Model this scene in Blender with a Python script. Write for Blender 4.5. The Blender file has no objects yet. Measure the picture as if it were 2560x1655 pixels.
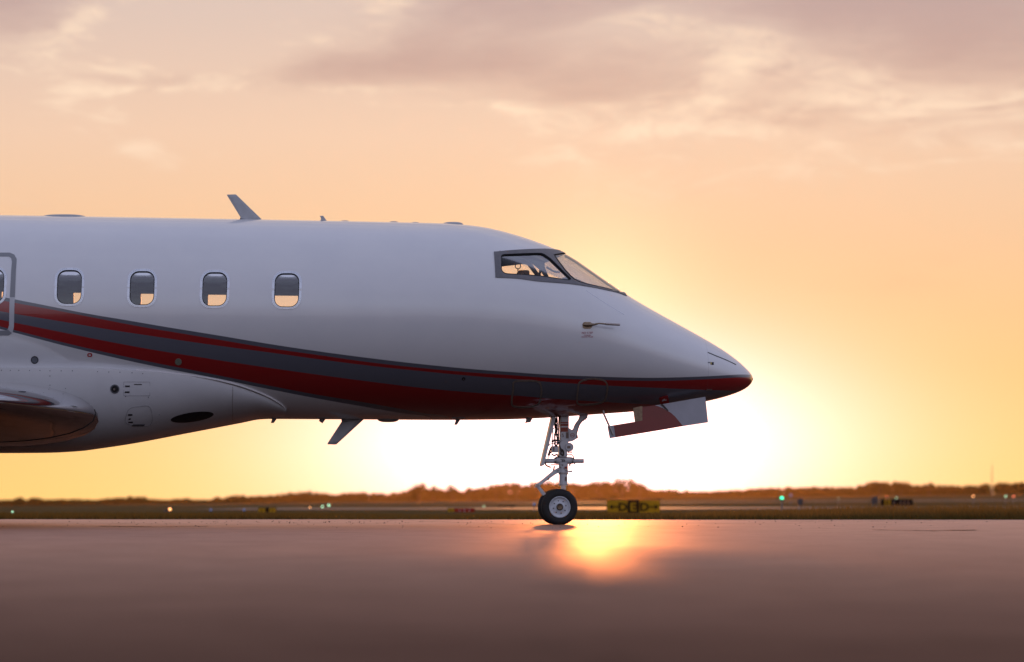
import bpy, bmesh, math, random
import numpy as np
from mathutils import Vector, Matrix

random.seed(11)
scene = bpy.context.scene
COL = scene.collection
R = math.radians

# ------------------------------------------------------------------ camera, sky, sun, exposure
CAM_H = 0.365                 # metres above the apron
CAM_D = 30.22                 # metres from the nose wheel
FPX = 6044.0                  # focal length in pixels of the 2560 wide photograph (85 mm)
HORIZON = 1238.0
camd = bpy.data.cameras.new('camera')
cam = bpy.data.objects.new('camera', camd); COL.objects.link(cam)
cam.location = (0, -CAM_D, CAM_H)
cam.rotation_euler = (R(90), 0, 0)
camd.sensor_width = 36; camd.lens = 85.0
camd.shift_y = (HORIZON - 827.5) / 2560.0
camd.clip_start = 0.1; camd.clip_end = 9000
camd.dof.use_dof = True; camd.dof.focus_distance = 29.4; camd.dof.aperture_fstop = 1.4
scene.camera = cam

SUN_AZ = math.degrees(math.atan(219 / FPX))     # to the right of straight ahead
SUN_EL = 4.55                                   # the sun stands behind the nose
sund = bpy.data.lights.new('sun', 'SUN')
sun = bpy.data.objects.new('sun', sund); COL.objects.link(sun)
sund.energy = 1.15; sund.angle = R(1.5); sund.color = (1.0, 0.37, 0.11)
_d = Vector((math.sin(R(SUN_AZ)) * math.cos(R(SUN_EL)), math.cos(R(SUN_AZ)) * math.cos(R(SUN_EL)), math.sin(R(SUN_EL))))
sun.rotation_euler = _d.to_track_quat('Z', 'Y').to_euler()
sun.location = (20, 60, 30)

vs = scene.view_settings
vs.view_transform = 'Standard'; vs.look = 'None'; vs.gamma = 1.0; vs.exposure = 0.0
vs.use_curve_mapping = False
scene.cycles.use_denoising = True
scene.cycles.max_bounces = 5
scene.cycles.caustics_reflective = False; scene.cycles.caustics_refractive = False
scene.cycles.sample_clamp_indirect = 6.0
scene.cycles.volume_bounces = 0


class X:
    """tiny expression builder for math nodes"""
    def __init__(s, nt, k): s.nt = nt; s.k = k
    def m(s, op, *a, clamp=False):
        n = s.nt.nodes.new('ShaderNodeMath'); n.operation = op; n.use_clamp = clamp
        for i, v in enumerate((s,) + a):
            if isinstance(v, X): s.nt.links.new(v.k, n.inputs[i])
            else: n.inputs[i].default_value = v
        return X(s.nt, n.outputs[0])
    def __add__(s, o): return s.m('ADD', o)
    def __radd__(s, o): return s.m('ADD', o)
    def __sub__(s, o): return s.m('SUBTRACT', o)
    def __rsub__(s, o): return (s * -1.0) + o
    def __mul__(s, o): return s.m('MULTIPLY', o)
    def __rmul__(s, o): return s.m('MULTIPLY', o)
    def __truediv__(s, o): return s.m('DIVIDE', o)
    def clamp01(s): return s.m('ADD', 0.0, clamp=True)
    def smooth(s, a, b):
        n = s.nt.nodes.new('ShaderNodeMapRange'); n.interpolation_type = 'SMOOTHSTEP'
        s.nt.links.new(s.k, n.inputs[0])
        n.inputs[1].default_value = a; n.inputs[2].default_value = b
        n.inputs[3].default_value = 0; n.inputs[4].default_value = 1
        return X(s.nt, n.outputs[0])
    def exp(s): return s.m('EXPONENT')


def sep(nt, sock):
    n = nt.nodes.new('ShaderNodeSeparateXYZ'); nt.links.new(sock, n.inputs[0])
    return [X(nt, o) for o in n.outputs]


def comb(nt, *a):
    n = nt.nodes.new('ShaderNodeCombineXYZ')
    for i, v in enumerate(a):
        if isinstance(v, X): nt.links.new(v.k, n.inputs[i])
        else: n.inputs[i].default_value = v
    return n.outputs[0]


def cmix(nt, fac, a, b, mode='MIX'):
    n = nt.nodes.new('ShaderNodeMix'); n.data_type = 'RGBA'; n.blend_type = mode; n.clamp_result = False
    def put(i, v):
        if isinstance(v, X): nt.links.new(v.k, n.inputs[i])
        elif isinstance(v, bpy.types.NodeSocket): nt.links.new(v, n.inputs[i])
        elif isinstance(v, (int, float)): n.inputs[i].default_value = v
        else: n.inputs[i].default_value = (*v, 1)
    put(0, fac); put(6, a); put(7, b)
    return n.outputs[2]


def ramp(nt, fac, stops):
    n = nt.nodes.new('ShaderNodeValToRGB'); nt.links.new(fac.k, n.inputs[0])
    e = n.color_ramp.elements
    while len(e) < len(stops): e.new(0.5)
    for q, (p, c) in zip(e, stops): q.position = p; q.color = (*c, 1)
    return n.outputs[0]


def noise_tex(nt, vec, scale, detail=4, rough=0.5, lac=2.0, dist=0.0):
    n = nt.nodes.new('ShaderNodeTexNoise'); n.inputs['Scale'].default_value = scale
    n.inputs['Detail'].default_value = detail; n.inputs['Roughness'].default_value = rough
    n.inputs['Lacunarity'].default_value = lac; n.inputs['Distortion'].default_value = dist
    if vec is not None: nt.links.new(vec, n.inputs['Vector'])
    return X(nt, n.outputs[0])


# ---- world: dusk sky with thin cloud sheets, one warm side (where the sun is) and a cool opposite side
world = bpy.data.worlds.new('World'); scene.world = world; world.use_nodes = True
wt = world.node_tree; wt.nodes.clear()
tc = wt.nodes.new('ShaderNodeTexCoord')
dx, dy, dz = sep(wt, tc.outputs['Generated'])
el = dz.m('ARCSINE') * 57.2958
az = dx.m('ARCTAN2', dy) * 57.2958 - SUN_AZ
cs = dx * _d.x + dy * _d.y + dz * _d.z
warm_side = cs.smooth(0.25, 0.965)
elp = el.m('MAXIMUM', 0.0) / 90.0
warm = ramp(wt, elp, [(0.0, (1.0, 0.62, 0.19)), (0.033, (0.97, 0.55, 0.22)), (0.067, (0.89, 0.555, 0.33)),
                      (0.094, (0.86, 0.59, 0.43)), (0.128, (0.71, 0.545, 0.475)), (0.28, (0.55, 0.49, 0.50)),
                      (0.67, (0.36, 0.39, 0.52)), (1.0, (0.33, 0.37, 0.52))])
cool = ramp(wt, elp, [(0.0, (0.26, 0.22, 0.25)), (0.06, (0.42, 0.38, 0.45)), (0.16, (0.58, 0.61, 0.78)),
                      (0.4, (0.50, 0.55, 0.76)), (1.0, (0.33, 0.37, 0.52))])
base = cmix(wt, warm_side, cool, warm)
# the glow round the sun
g1 = (((az + 0.6) * (az + 0.6)) * (-1 / 27.0) + ((el - 1.2) * (el - 1.2)) * (-1 / 4.84)).exp() * 1.6 + ((az * az) * (-1 / 150.0) + (el * el) * (-1 / 16.0)).exp() * 0.10
ths = (cs.m('MINIMUM', 1.0).m('ARCCOSINE')) * 57.2958
g2 = ((ths * ths) * (-1 / 4.0)).exp() * 0.30
gl1 = cmix(wt, 1.0, (1.15, 0.73, 0.98), comb(wt, g1, g1, g1), 'MULTIPLY')
gl2 = cmix(wt, 1.0, (1.0, 0.75, 0.42), comb(wt, g2, g2, g2), 'MULTIPLY')
# clouds: world-direction noise, streaked along the horizon, thicker in a few banks
n1 = noise_tex(wt, comb(wt, dx * 9.0, dy * 9.0, dz * 34.0), 1.0, 6, 0.56, 2.1, 0.35)
n2 = noise_tex(wt, comb(wt, dx * 30.0 + 3.0, dy * 30.0, dz * 85.0), 1.0, 5, 0.6, 2.0, 0.6)


def bank(a0, e0, sa, se, w, tilt=0.0):
    a = (az - a0); e = (el - e0) - a * tilt
    return ((a * a) * (-1 / (sa * sa)) + (e * e) * (-1 / (se * se))).exp() * w


def uv2(u, v): return ((u - 1499) / 105.5, (HORIZON - v) / 105.5)


banks = None
for (u, v, su, sv, w, tl) in [(1230, 30, 340, 75, .50, 0.0), (1380, 175, 430, 85, .50, -.02), (900, 185, 330, 42, .34, .05),
                              (420, 222, 260, 34, .30, .02), (2330, 110, 430, 180, .62, -.08), (20, 20, 300, 110, .62, .10),
                              (1900, 20, 420, 50, .35, -.05), (1650, 300, 420, 60, .16, 0.0), (2300, 380, 500, 70, .20, -.04)]:
    a0, e0 = uv2(u, v)
    b = bank(a0, e0, su / 105.5, sv / 105.5, w, tl)
    banks = b if banks is None else banks + b
general = el.smooth(13.0, 26.0) * 0.34
dens = banks + general + (n1 - 0.5) * 1.0 + (n2 - 0.5) * 0.35
cl = dens.smooth(0.0, 0.72) * el.smooth(3.0, 7.5)
rim = dens.smooth(0.02, 0.20) * (1.0 - dens.smooth(0.20, 0.36)) * el.smooth(6.0, 9.0) * n2.smooth(0.36, 0.66)
cloudcol = cmix(wt, 1.0, base, (0.73, 0.665, 0.72), 'MULTIPLY')
skyc = cmix(wt, cl, base, cloudcol)
skyc = cmix(wt, rim * warm_side * 0.75, skyc, (1.02, 0.78, 0.58))
skyc = cmix(wt, 1.0, skyc, gl1, 'ADD')
skyc = cmix(wt, 1.0, skyc, gl2, 'ADD')
nish = wt.nodes.new('ShaderNodeTexSky'); nish.sky_type = 'NISHITA'; nish.sun_disc = False
nish.sun_elevation = R(SUN_EL); nish.sun_rotation = R(SUN_AZ)
bg1 = wt.nodes.new('ShaderNodeBackground'); wt.links.new(skyc, bg1.inputs[0]); bg1.inputs[1].default_value = 1.0
bg2 = wt.nodes.new('ShaderNodeBackground'); wt.links.new(nish.outputs[0], bg2.inputs[0]); bg2.inputs[1].default_value = 0.003
addw = wt.nodes.new('ShaderNodeAddShader'); wt.links.new(bg1.outputs[0], addw.inputs[0]); wt.links.new(bg2.outputs[0], addw.inputs[1])
wo = wt.nodes.new('ShaderNodeOutputWorld'); wt.links.new(addw.outputs[0], wo.inputs[0])

# ------------------------------------------------------------------ materials
def new_mat(name):
    m = bpy.data.materials.new(name); m.use_nodes = True
    nt = m.node_tree; b = nt.nodes['Principled BSDF']
    return m, nt, b


def mat(name, color, rough=0.5, metal=0.0, coat=0.0, var=0.12, vscale=6.0, spec=0.5, emit=None, estr=0.0, bump=0.0, bscale=60.0):
    m, nt, b = new_mat(name)
    t = nt.nodes.new('ShaderNodeTexCoord')
    nz = noise_tex(nt, t.outputs['Object'], vscale, 5, 0.6)
    dark = tuple(c * (1 - var) for c in color); lite = tuple(min(1, c * (1 + var * .6)) for c in color)
    nt.links.new(cmix(nt, nz.smooth(.3, .7), dark, lite), b.inputs['Base Color'])
    rr = nz * (rough * 0.35) + rough * 0.82
    nt.links.new(rr.k, b.inputs['Roughness'])
    b.inputs['Metallic'].default_value = metal
    b.inputs['Specular IOR Level'].default_value = spec
    b.inputs['Coat Weight'].default_value = coat; b.inputs['Coat Roughness'].default_value = 0.04
    if emit:
        b.inputs['Emission Color'].default_value = (*emit, 1); b.inputs['Emission Strength'].default_value = estr
    if bump:
        nb = noise_tex(nt, t.outputs['Object'], bscale, 4, .6)
        bn = nt.nodes.new('ShaderNodeBump'); bn.inputs['Strength'].default_value = bump; bn.inputs['Distance'].default_value = .01
        nt.links.new(nb.k, bn.inputs['Height']); nt.links.new(bn.outputs[0], b.inputs['Normal'])
    return m


M_white = mat('white_gear_paint', (.72, .72, .73), .42, coat=.2, var=.10, vscale=18)
M_black = mat('black_rubber_seal', (.012, .012, .014), .55)
M_liner = mat('cabin_liner', (.16, .15, .145), .7)
M_dark = mat('dark_interior', (.03, .028, .03), .75)
M_tan = mat('tan_leather', (.30, .17, .10), .6)
M_framew = mat('pale_window_frame', (.78, .81, .86), .26, metal=.6, var=.04)
M_grey = mat('grey_window_surround', (.18, .175, .185), .5, metal=.2, var=.12, vscale=14)
M_rivet = mat('rivet_grey', (.16, .17, .19), .5, metal=.5)
M_chrome = mat('polished_leading_edge', (.70, .70, .73), .06, metal=1.0, var=.04, vscale=3)
M_steel = mat('bare_steel', (.45, .42, .40), .35, metal=.9, var=.2, vscale=20)
M_brass = mat('heated_probe_metal', (.30, .22, .15), .38, metal=.9, var=.25, vscale=30)
M_hose = mat('dark_hydraulic_hose', (.05, .035, .03), .55, var=.3, vscale=40)
M_tyre = mat('tyre_rubber', (.022, .020, .020), .72, var=.35, vscale=14, bump=.2, bscale=90)
M_rim = mat('white_wheel_rim', (.68, .70, .74), .42, coat=.2, var=.12, vscale=30)
M_strip = mat('bare_panel_edge', (.30, .25, .21), .45, metal=.5, var=.25, vscale=50)
M_doorgrey = mat('door_outline_grey', (.26, .27, .29), .35, coat=.5, var=.05)
M_doorwhite = mat('door_outline_white', (.56, .57, .60), .35, coat=.5, var=.05)
M_redtag = mat('red_placard', (.42, .012, .012), .5, var=.15)
M_redtxt = mat('red_print', (.36, .02, .05), .5, var=.05)
M_blacktxt = mat('black_print', (.015, .015, .018), .5)
M_whitetxt = mat('white_print', (.75, .72, .72), .5, var=.05)
M_lampglass = mat('lamp_lens', (.20, .22, .17), .15, coat=1.0, var=.2, vscale=60)
M_antenna = mat('antenna_paint', (.42, .43, .45), .42, coat=.3, var=.08)
M_silver = mat('brown_placard', (.24, .17, .13), .55, var=.2)
M_label = mat('red_brown_label', (.36, .07, .035), .55, var=.25, vscale=60)
M_wing = mat('wing_paint', (.50, .51, .53), .35, coat=.5, var=.06, vscale=2)
M_fair = None

M_glass2 = None
# glass: a pane that reflects more at a slant
M_glass, nt, b = new_mat('cabin_glass')
nt.nodes.remove(b)
fr = nt.nodes.new('ShaderNodeFresnel'); fr.inputs[0].default_value = 2.3
tr = nt.nodes.new('ShaderNodeBsdfTransparent'); tr.inputs[0].default_value = (.93, .93, .94, 1)
gl = nt.nodes.new('ShaderNodeBsdfGlossy'); gl.inputs['Roughness'].default_value = .02
t = nt.nodes.new('ShaderNodeTexCoord')
bn = nt.nodes.new('ShaderNodeBump'); bn.inputs['Strength'].default_value = .05; bn.inputs['Distance'].default_value = .02
nt.links.new(noise_tex(nt, t.outputs['Object'], 5, 2).k, bn.inputs['Height']); nt.links.new(bn.outputs[0], gl.inputs['Normal'])
mx = nt.nodes.new('ShaderNodeMixShader')
nt.links.new(fr.outputs[0], mx.inputs[0]); nt.links.new(tr.outputs[0], mx.inputs[1]); nt.links.new(gl.outputs[0], mx.inputs[2])
nt.links.new(mx.outputs[0], nt.nodes['Material Output'].inputs[0])
M_glass2 = M_glass.copy(); M_glass2.name = 'cockpit_glass'
for n_ in list(M_glass2.node_tree.nodes):
    if n_.type == 'FRESNEL': n_.inputs[0].default_value = 1.35
    if n_.type == 'MIX_SHADER':
        k_ = X(M_glass2.node_tree, [q for q in M_glass2.node_tree.nodes if q.type == 'FRESNEL'][0].outputs[0]) * .45
        M_glass2.node_tree.links.new(k_.k, n_.inputs[0])
    if n_.type == 'BSDF_TRANSPARENT': n_.inputs[0].default_value = (.86, .86, .88, 1)

# ------------------------------------------------------------------ helpers for objects
def link(o, parent=None):
    COL.objects.link(o)
    if parent is not None: o.parent = parent
    return o


def mk(name, verts, faces, material, parent=None, smooth=True, sharp=35):
    me = bpy.data.meshes.new(name)
    me.from_pydata([tuple(v) for v in verts], [], [tuple(f) for f in faces])
    for m in (material if isinstance(material, (list, tuple)) else [material]): me.materials.append(m)
    if smooth:
        me.polygons.foreach_set('use_smooth', [True] * len(me.polygons))
        if sharp: me.set_sharp_from_angle(angle=R(sharp))
    me.validate(); me.update()
    return link(bpy.data.objects.new(name, me), parent)


def tag(o, label=None, cat=None, group=None, kind=None):
    if label: o['label'] = label
    if cat: o['category'] = cat
    if group: o['group'] = group
    if kind: o['kind'] = kind
    return o


def empty(name, loc=(0, 0, 0), rz=0.0, parent=None):
    o = bpy.data.objects.new(name, None); o.location = loc; o.rotation_euler = (0, 0, rz); o.empty_display_size = .3
    return link(o, parent)


class MB:
    """collects shapes for one mesh"""
    def __init__(s): s.v = []; s.f = []
    def add(s, vs, fs):
        k = len(s.v); s.v += [tuple(p) for p in vs]; s.f += [tuple(i + k for i in f) for f in fs]
    def frame(s, d):
        d = d.normalized(); a = Vector((0, 0, 1)) if abs(d.z) < .9 else Vector((1, 0, 0))
        x = d.cross(a).normalized(); return x, d.cross(x).normalized()
    def tube(s, path, rad, seg=10, caps=True):
        path = [Vector(p) for p in path]; n = len(path)
        rads = rad if isinstance(rad, (list, tuple)) else [rad] * n
        vs = []; fs = []; x = None
        for i, p in enumerate(path):
            d = (path[min(i + 1, n - 1)] - path[max(i - 1, 0)]).normalized()
            if x is None: x, y = s.frame(d)
            else:
                x = (x - d * x.dot(d)).normalized(); y = d.cross(x).normalized()
            for k in range(seg):
                a = 2 * math.pi * k / seg
                vs.append(p + (x * math.cos(a) + y * math.sin(a)) * rads[i])
        for i in range(n - 1):
            for k in range(seg):
                k2 = (k + 1) % seg
                fs.append((i * seg + k, i * seg + k2, (i + 1) * seg + k2, (i + 1) * seg + k))
        if caps:
            fs.append(tuple(range(seg))[::-1]); fs.append(tuple((n - 1) * seg + k for k in range(seg)))
        s.add(vs, fs); return s
    def box(s, lo, hi):
        (a, b, c), (d, e, f) = lo, hi
        s.add([(a, b, c), (d, b, c), (d, e, c), (a, e, c), (a, b, f), (d, b, f), (d, e, f), (a, e, f)],
              [(0, 3, 2, 1), (4, 5, 6, 7), (0, 1, 5, 4), (1, 2, 6, 5), (2, 3, 7, 6), (3, 0, 4, 7)]); return s
    def prism(s, pts, y0, y1):
        """pts in (x,z), thickness along y"""
        n = len(pts)
        s.add([(p[0], y0, p[1]) for p in pts] + [(p[0], y1, p[1]) for p in pts],
              [tuple(range(n)), tuple(range(2 * n - 1, n - 1, -1))] + [(i, i + n, (i + 1) % n + n, (i + 1) % n) for i in range(n)]); return s
    def lathe_y(s, prof, c, seg=40):
        """prof: (radius, y) closed or open; axis along y through c"""
        vs = []; fs = []; n = len(prof)
        for k in range(seg):
            a = 2 * math.pi * k / seg
            for r, y in prof: vs.append((c[0] + r * math.cos(a), c[1] + y, c[2] + r * math.sin(a)))
        for k in range(seg):
            k2 = (k + 1) % seg
            for i in range(n - 1): fs.append((k * n + i, k2 * n + i, k2 * n + i + 1, k * n + i + 1))
        s.add(vs, fs); return s
    def ball(s, c, r, seg=10, rings=7):
        rx, ry, rz = r if isinstance(r, (tuple, list)) else (r, r, r)
        vs = [(c[0], c[1], c[2] - rz)]; fs = []
        for i in range(1, rings):
            t = math.pi * i / rings
            for k in range(seg):
                a = 2 * math.pi * k / seg
                vs.append((c[0] + rx * math.sin(t) * math.cos(a), c[1] + ry * math.sin(t) * math.sin(a), c[2] - rz * math.cos(t)))
        vs.append((c[0], c[1], c[2] + rz)); top = len(vs) - 1
        for k in range(seg):
            k2 = (k + 1) % seg
            fs.append((0, 1 + k2, 1 + k)); fs.append((top, 1 + (rings - 2) * seg + k, 1 + (rings - 2) * seg + k2))
            for i in range(rings - 2): fs.append((1 + i * seg + k, 1 + i * seg + k2, 1 + (i + 1) * seg + k2, 1 + (i + 1) * seg + k))
        s.add(vs, fs); return s
    def obj(s, name, material, parent=None, smooth=True, sharp=35): 
        o = mk(name, s.v, s.f, material, parent, smooth, sharp)
        bm = bmesh.new(); bm.from_mesh(o.data); bmesh.ops.recalc_face_normals(bm, faces=bm.faces); bm.to_mesh(o.data); bm.free()
        if smooth:
            o.data.polygons.foreach_set('use_smooth', [True] * len(o.data.polygons))
            if sharp: o.data.set_sharp_from_angle(angle=R(sharp))
        return o


def pchip(xs, ys):
    xs = np.array(xs, float); ys = np.array(ys, float)
    h = np.diff(xs); d = np.diff(ys) / h; m = np.zeros(len(xs))
    for i in range(1, len(xs) - 1):
        if d[i - 1] * d[i] > 0:
            w1 = 2 * h[i] + h[i - 1]; w2 = h[i] + 2 * h[i - 1]
            m[i] = (w1 + w2) / (w1 / d[i - 1] + w2 / d[i])
    m[0] = d[0]; m[-1] = d[-1]
    def f(x):
        x = np.clip(np.asarray(x, float), xs[0], xs[-1]); i = np.clip(np.searchsorted(xs, x) - 1, 0, len(xs) - 2)
        t = (x - xs[i]) / h[i]
        return ((1 + 2 * t) * (1 - t) ** 2 * ys[i] + t * (1 - t) ** 2 * h[i] * m[i] + t * t * (3 - 2 * t) * ys[i + 1] + t * t * (t - 1) * h[i] * m[i + 1])
    return f


# ------------------------------------------------------------------ terrain
_z0 = pchip([-4000, 6, 45, 100, 300, 700, 1700, 5000], [0, 0, -.22, -.36, -.75, -1.6, -3.1, -3.4])


def terrain(x, y):
    t = min(max((y - 20) / 580.0, 0), 1)
    return float(_z0(y)) + 0.0113 * t * max(-420, min(420, x))


def wpix(u, v, y):
    """world point on the plane Y=y seen at photo pixel u,v"""
    d = y + CAM_D
    return ((u - 1280) / FPX * d, y, CAM_H + (HORIZON - v) / FPX * d)


# ground sheet
def ground_mat():
    m, nt, b = new_mat('dry_airfield_grass')
    t = nt.nodes.new('ShaderNodeTexCoord'); o = t.outputs['Object']
    a = noise_tex(nt, o, .05, 5, .6); c = noise_tex(nt, o, 2.5, 4, .6)
    col = cmix(nt, a.smooth(.35, .65), (.115, .072, .030), (.19, .115, .05))
    col = cmix(nt, c.smooth(.3, .75) * .6, col, (.055, .055, .020))
    nt.links.new(col, b.inputs['Base Color']); b.inputs['Roughness'].default_value = .9
    b.inputs['Specular IOR Level'].default_value = 0.0
    bn = nt.nodes.new('ShaderNodeBump'); bn.inputs['Strength'].default_value = .6; bn.inputs['Distance'].default_value = .06
    nt.links.new(c.k, bn.inputs['Height']); nt.links.new(bn.outputs[0], b.inputs['Normal'])
    return m


def pave_mat(name, c0, c1, r0, r1, spec, scale=.6, tint=(1, 1, 1), coat=(0, .2)):
    m, nt, b = new_mat(name)
    t = nt.nodes.new('ShaderNodeTexCoord'); o = t.outputs['Object']
    mp = nt.nodes.new('ShaderNodeMapping'); mp.inputs['Scale'].default_value = (.5, 1.0, 1.0); nt.links.new(o, mp.inputs[0])
    big = noise_tex(nt, mp.outputs[0], scale, 6, .6, 2, .4); fine = noise_tex(nt, o, 160, 3, .6); mid = noise_tex(nt, o, 7, 5, .65)
    vor = nt.nodes.new('ShaderNodeTexVoronoi'); vor.feature = 'DISTANCE_TO_EDGE'; vor.inputs['Scale'].default_value = .22
    wv = nt.nodes.new('ShaderNodeVectorMath'); wv.operation = 'ADD'
    nt.links.new(o, wv.inputs[0])
    nv = nt.nodes.new('ShaderNodeTexNoise'); nv.inputs['Scale'].default_value = .9; nv.inputs['Detail'].default_value = 6
    nt.links.new(o, nv.inputs[0]); nt.links.new(nv.outputs[1], wv.inputs[1]); nt.links.new(wv.outputs[0], vor.inputs[0])
    crack = X(nt, vor.outputs[0]).smooth(.0, .012)
    col = cmix(nt, big.smooth(.32, .68), c0, c1)
    col = cmix(nt, mid.smooth(.35, .75) * .35, col, tuple(c * .6 for c in c0))
    col = cmix(nt, (1 - crack) * .8, col, tuple(c * .25 for c in c0))
    nt.links.new(col, b.inputs['Base Color'])
    rr = big.smooth(.3, .7) * (r1 - r0) + r0
    nt.links.new((rr + (mid - .5) * .12).clamp01().k, b.inputs['Roughness'])
    mp2 = nt.nodes.new('ShaderNodeMapping'); mp2.inputs['Scale'].default_value = (.35, 1.6, 1.0); nt.links.new(o, mp2.inputs[0])
    stain = noise_tex(nt, mp2.outputs[0], 4.5, 7, .68, 2.2, .8)
    nt.links.new((stain.smooth(.30, .62) * (spec * .6) + spec * .5).k, b.inputs['Specular IOR Level'])
    b.inputs['Specular Tint'].default_value = (*tint, 1)
    b.inputs['Coat Weight'].default_value = coat[0]; b.inputs['Coat Roughness'].default_value = coat[1]
    bn = nt.nodes.new('ShaderNodeBump'); bn.inputs['Strength'].default_value = .5; bn.inputs['Distance'].default_value = .004
    hh = fine * .5 + mid * .8 + crack * 1.5
    nt.links.new(hh.k, bn.inputs['Height']); nt.links.new(bn.outputs[0], b.inputs['Normal'])
    return m


M_ground = ground_mat()
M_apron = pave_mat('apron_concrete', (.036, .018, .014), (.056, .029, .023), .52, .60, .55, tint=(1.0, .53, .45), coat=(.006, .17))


def rough_sheen(m, tint, rough, fall, top, low, sharp):
    """weathered pavement: matt seen steeply, shiny only at a very low angle"""
    nt = m.node_tree; b = nt.nodes['Principled BSDF']; out = nt.nodes['Material Output']
    def src(name): return b.inputs[name].links[0].from_socket
    col, spc, nrm = src('Base Color'), X(nt, src('Specular IOR Level')), src('Normal')
    geo = nt.nodes.new('ShaderNodeNewGeometry')
    dt = nt.nodes.new('ShaderNodeVectorMath'); dt.operation = 'DOT_PRODUCT'
    nt.links.new(geo.outputs['Incoming'], dt.inputs[0]); nt.links.new(geo.outputs['True Normal'], dt.inputs[1])
    c = X(nt, dt.outputs['Value']).m('ABSOLUTE')
    fac = ((c * (-1 / fall)).exp() * top + low) * (spc * (1 / .55) * .6 + .4)
    df = nt.nodes.new('ShaderNodeBsdfDiffuse'); nt.links.new(col, df.inputs[0]); nt.links.new(nrm, df.inputs['Normal'])
    g1_ = nt.nodes.new('ShaderNodeBsdfGlossy'); g1_.inputs[0].default_value = (*tint, 1); g1_.inputs['Roughness'].default_value = rough
    nt.links.new(nrm, g1_.inputs['Normal'])
    g2_ = nt.nodes.new('ShaderNodeBsdfGlossy'); g2_.inputs[0].default_value = (*tint, 1); g2_.inputs['Roughness'].default_value = .17
    mg = nt.nodes.new('ShaderNodeMixShader'); mg.inputs[0].default_value = sharp
    nt.links.new(g1_.outputs[0], mg.inputs[1]); nt.links.new(g2_.outputs[0], mg.inputs[2])
    mm = nt.nodes.new('ShaderNodeMixShader'); nt.links.new(fac.clamp01().k, mm.inputs[0])
    nt.links.new(df.outputs[0], mm.inputs[1]); nt.links.new(mg.outputs[0], mm.inputs[2])
    nt.links.new(mm.outputs[0], out.inputs[0]); nt.nodes.remove(b)
    return m


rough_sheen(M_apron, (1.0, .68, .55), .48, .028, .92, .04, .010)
M_taxi = pave_mat('taxiway_asphalt', (.075, .055, .048), (.11, .08, .07), .58, .70, .4, .1)

ys = [-3000, -400, -100, -40, 0, 4, 6, 8, 12, 18, 25, 35, 45, 60, 80, 95, 100, 105, 125, 150, 200, 300, 320, 340, 400, 500, 600, 800, 1100, 1500, 1700, 2200, 3000, 4500]
xs = [-4500, -1500, -800, -420, -250, -150, -80, -40, -20, -10, 0, 10, 20, 40, 80, 150, 250, 420, 800, 1500, 4500]
vs_ = [(x, y, terrain(x, y) - (.03 if y < 7 else 0.0)) for y in ys for x in xs]
fs_ = [(j * len(xs) + i, j * len(xs) + i + 1, (j + 1) * len(xs) + i + 1, (j + 1) * len(xs) + i) for j in range(len(ys) - 1) for i in range(len(xs) - 1)]
tag(mk('ground', vs_, fs_, M_ground, None, True, 0), kind='structure', label='flat dry grass airfield running out to the tree line')


def edge_y(x): return 6.25 - .05 * x + .07 * math.sin(x * 1.3) + .04 * math.sin(x * 3.7 + 1)


ax = [-160 + i * 4 for i in range(36)] + [-16 + .25 * i for i in range(129)] + [20 + 4 * i for i in range(36)]
ay = [-120, -60, -30, -15, -6, 0, 3]
vs_ = [(x, y, 0.0) for y in ay for x in ax] + [(x, edge_y(x), 0.0) for x in ax] + [(x, edge_y(x) + .01, -.05) for x in ax]
W_ = len(ax)
fs_ = [(j * W_ + i, j * W_ + i + 1, (j + 1) * W_ + i + 1, (j + 1) * W_ + i) for j in range(len(ay) + 1) for i in range(W_ - 1)]
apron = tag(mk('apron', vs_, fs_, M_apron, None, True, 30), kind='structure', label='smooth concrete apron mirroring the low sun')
M_tar = mat('tar_joint', (.020, .014, .012), .9, spec=.05, var=.3, vscale=9)


def joint(pts, w):
    q = []
    for u, v in pts:
        d = FPX * CAM_H / (v - HORIZON); q.append(((u - 1280) / FPX * d, d - CAM_D))
    L = []
    for (xa, ya), (xb, yb) in zip(q[:-1], q[1:]):
        n = max(2, int(math.hypot(xb - xa, yb - ya) / .12))
        L += [(xa + (xb - xa) * k / n, ya + (yb - ya) * k / n) for k in range(n)]
    L.append(q[-1]); V = []; F = []
    for k, (x, y) in enumerate(L):
        j = random.gauss(0, .012); h = w * random.uniform(.5, 1.3) / 2
        V += [(x, y + j - h, .004), (x, y + j + h, .004)]
        if k: F.append((2 * k - 2, 2 * k, 2 * k + 1, 2 * k - 1))
    mk('joint_seal', V, F, M_tar, apron, False)


for pts_, w_ in (([(900, 1298.3), (1050, 1303.5), (1220, 1309), (1372, 1315.2)], .10), ([(1960, 1304.5), (2090, 1303.4), (2260, 1303.2)], .07), ([(250, 1315.5), (380, 1317.5), (520, 1315.8)], .16),
                 ([(60, 1309), (400, 1309.8), (760, 1310.6)], .04), ([(1560, 1307.2), (1800, 1308.6), (2080, 1308.4)], .035), ([(2180, 1325), (2330, 1327.5), (2440, 1325.5)], .20)): joint(pts_, w_)


def strip_sheet(name, y0, y1, label, skew=0.0, x0=-600.0):
    xs_ = [x0 + (600 - x0) / 60 * i for i in range(61)]
    v = []; n = 5
    for k in range(n):
        for x in xs_:
            y = y0 + (y1 - y0) * k / (n - 1) + skew * x
            v.append((x, y, terrain(x, y) + .03))
    f = [(j * 61 + i, j * 61 + i + 1, (j + 1) * 61 + i + 1, (j + 1) * 61 + i) for j in range(n - 1) for i in range(60)]
    tag(mk(name, v, f, M_taxi, None, True, 0), kind='structure', label=label)


strip_sheet('taxiway', 82, 112, 'pale taxiway strip crossing the field behind the signs', x0=-15.0)
strip_sheet('runway', 290, 345, 'distant runway strip in front of the trees')

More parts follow.
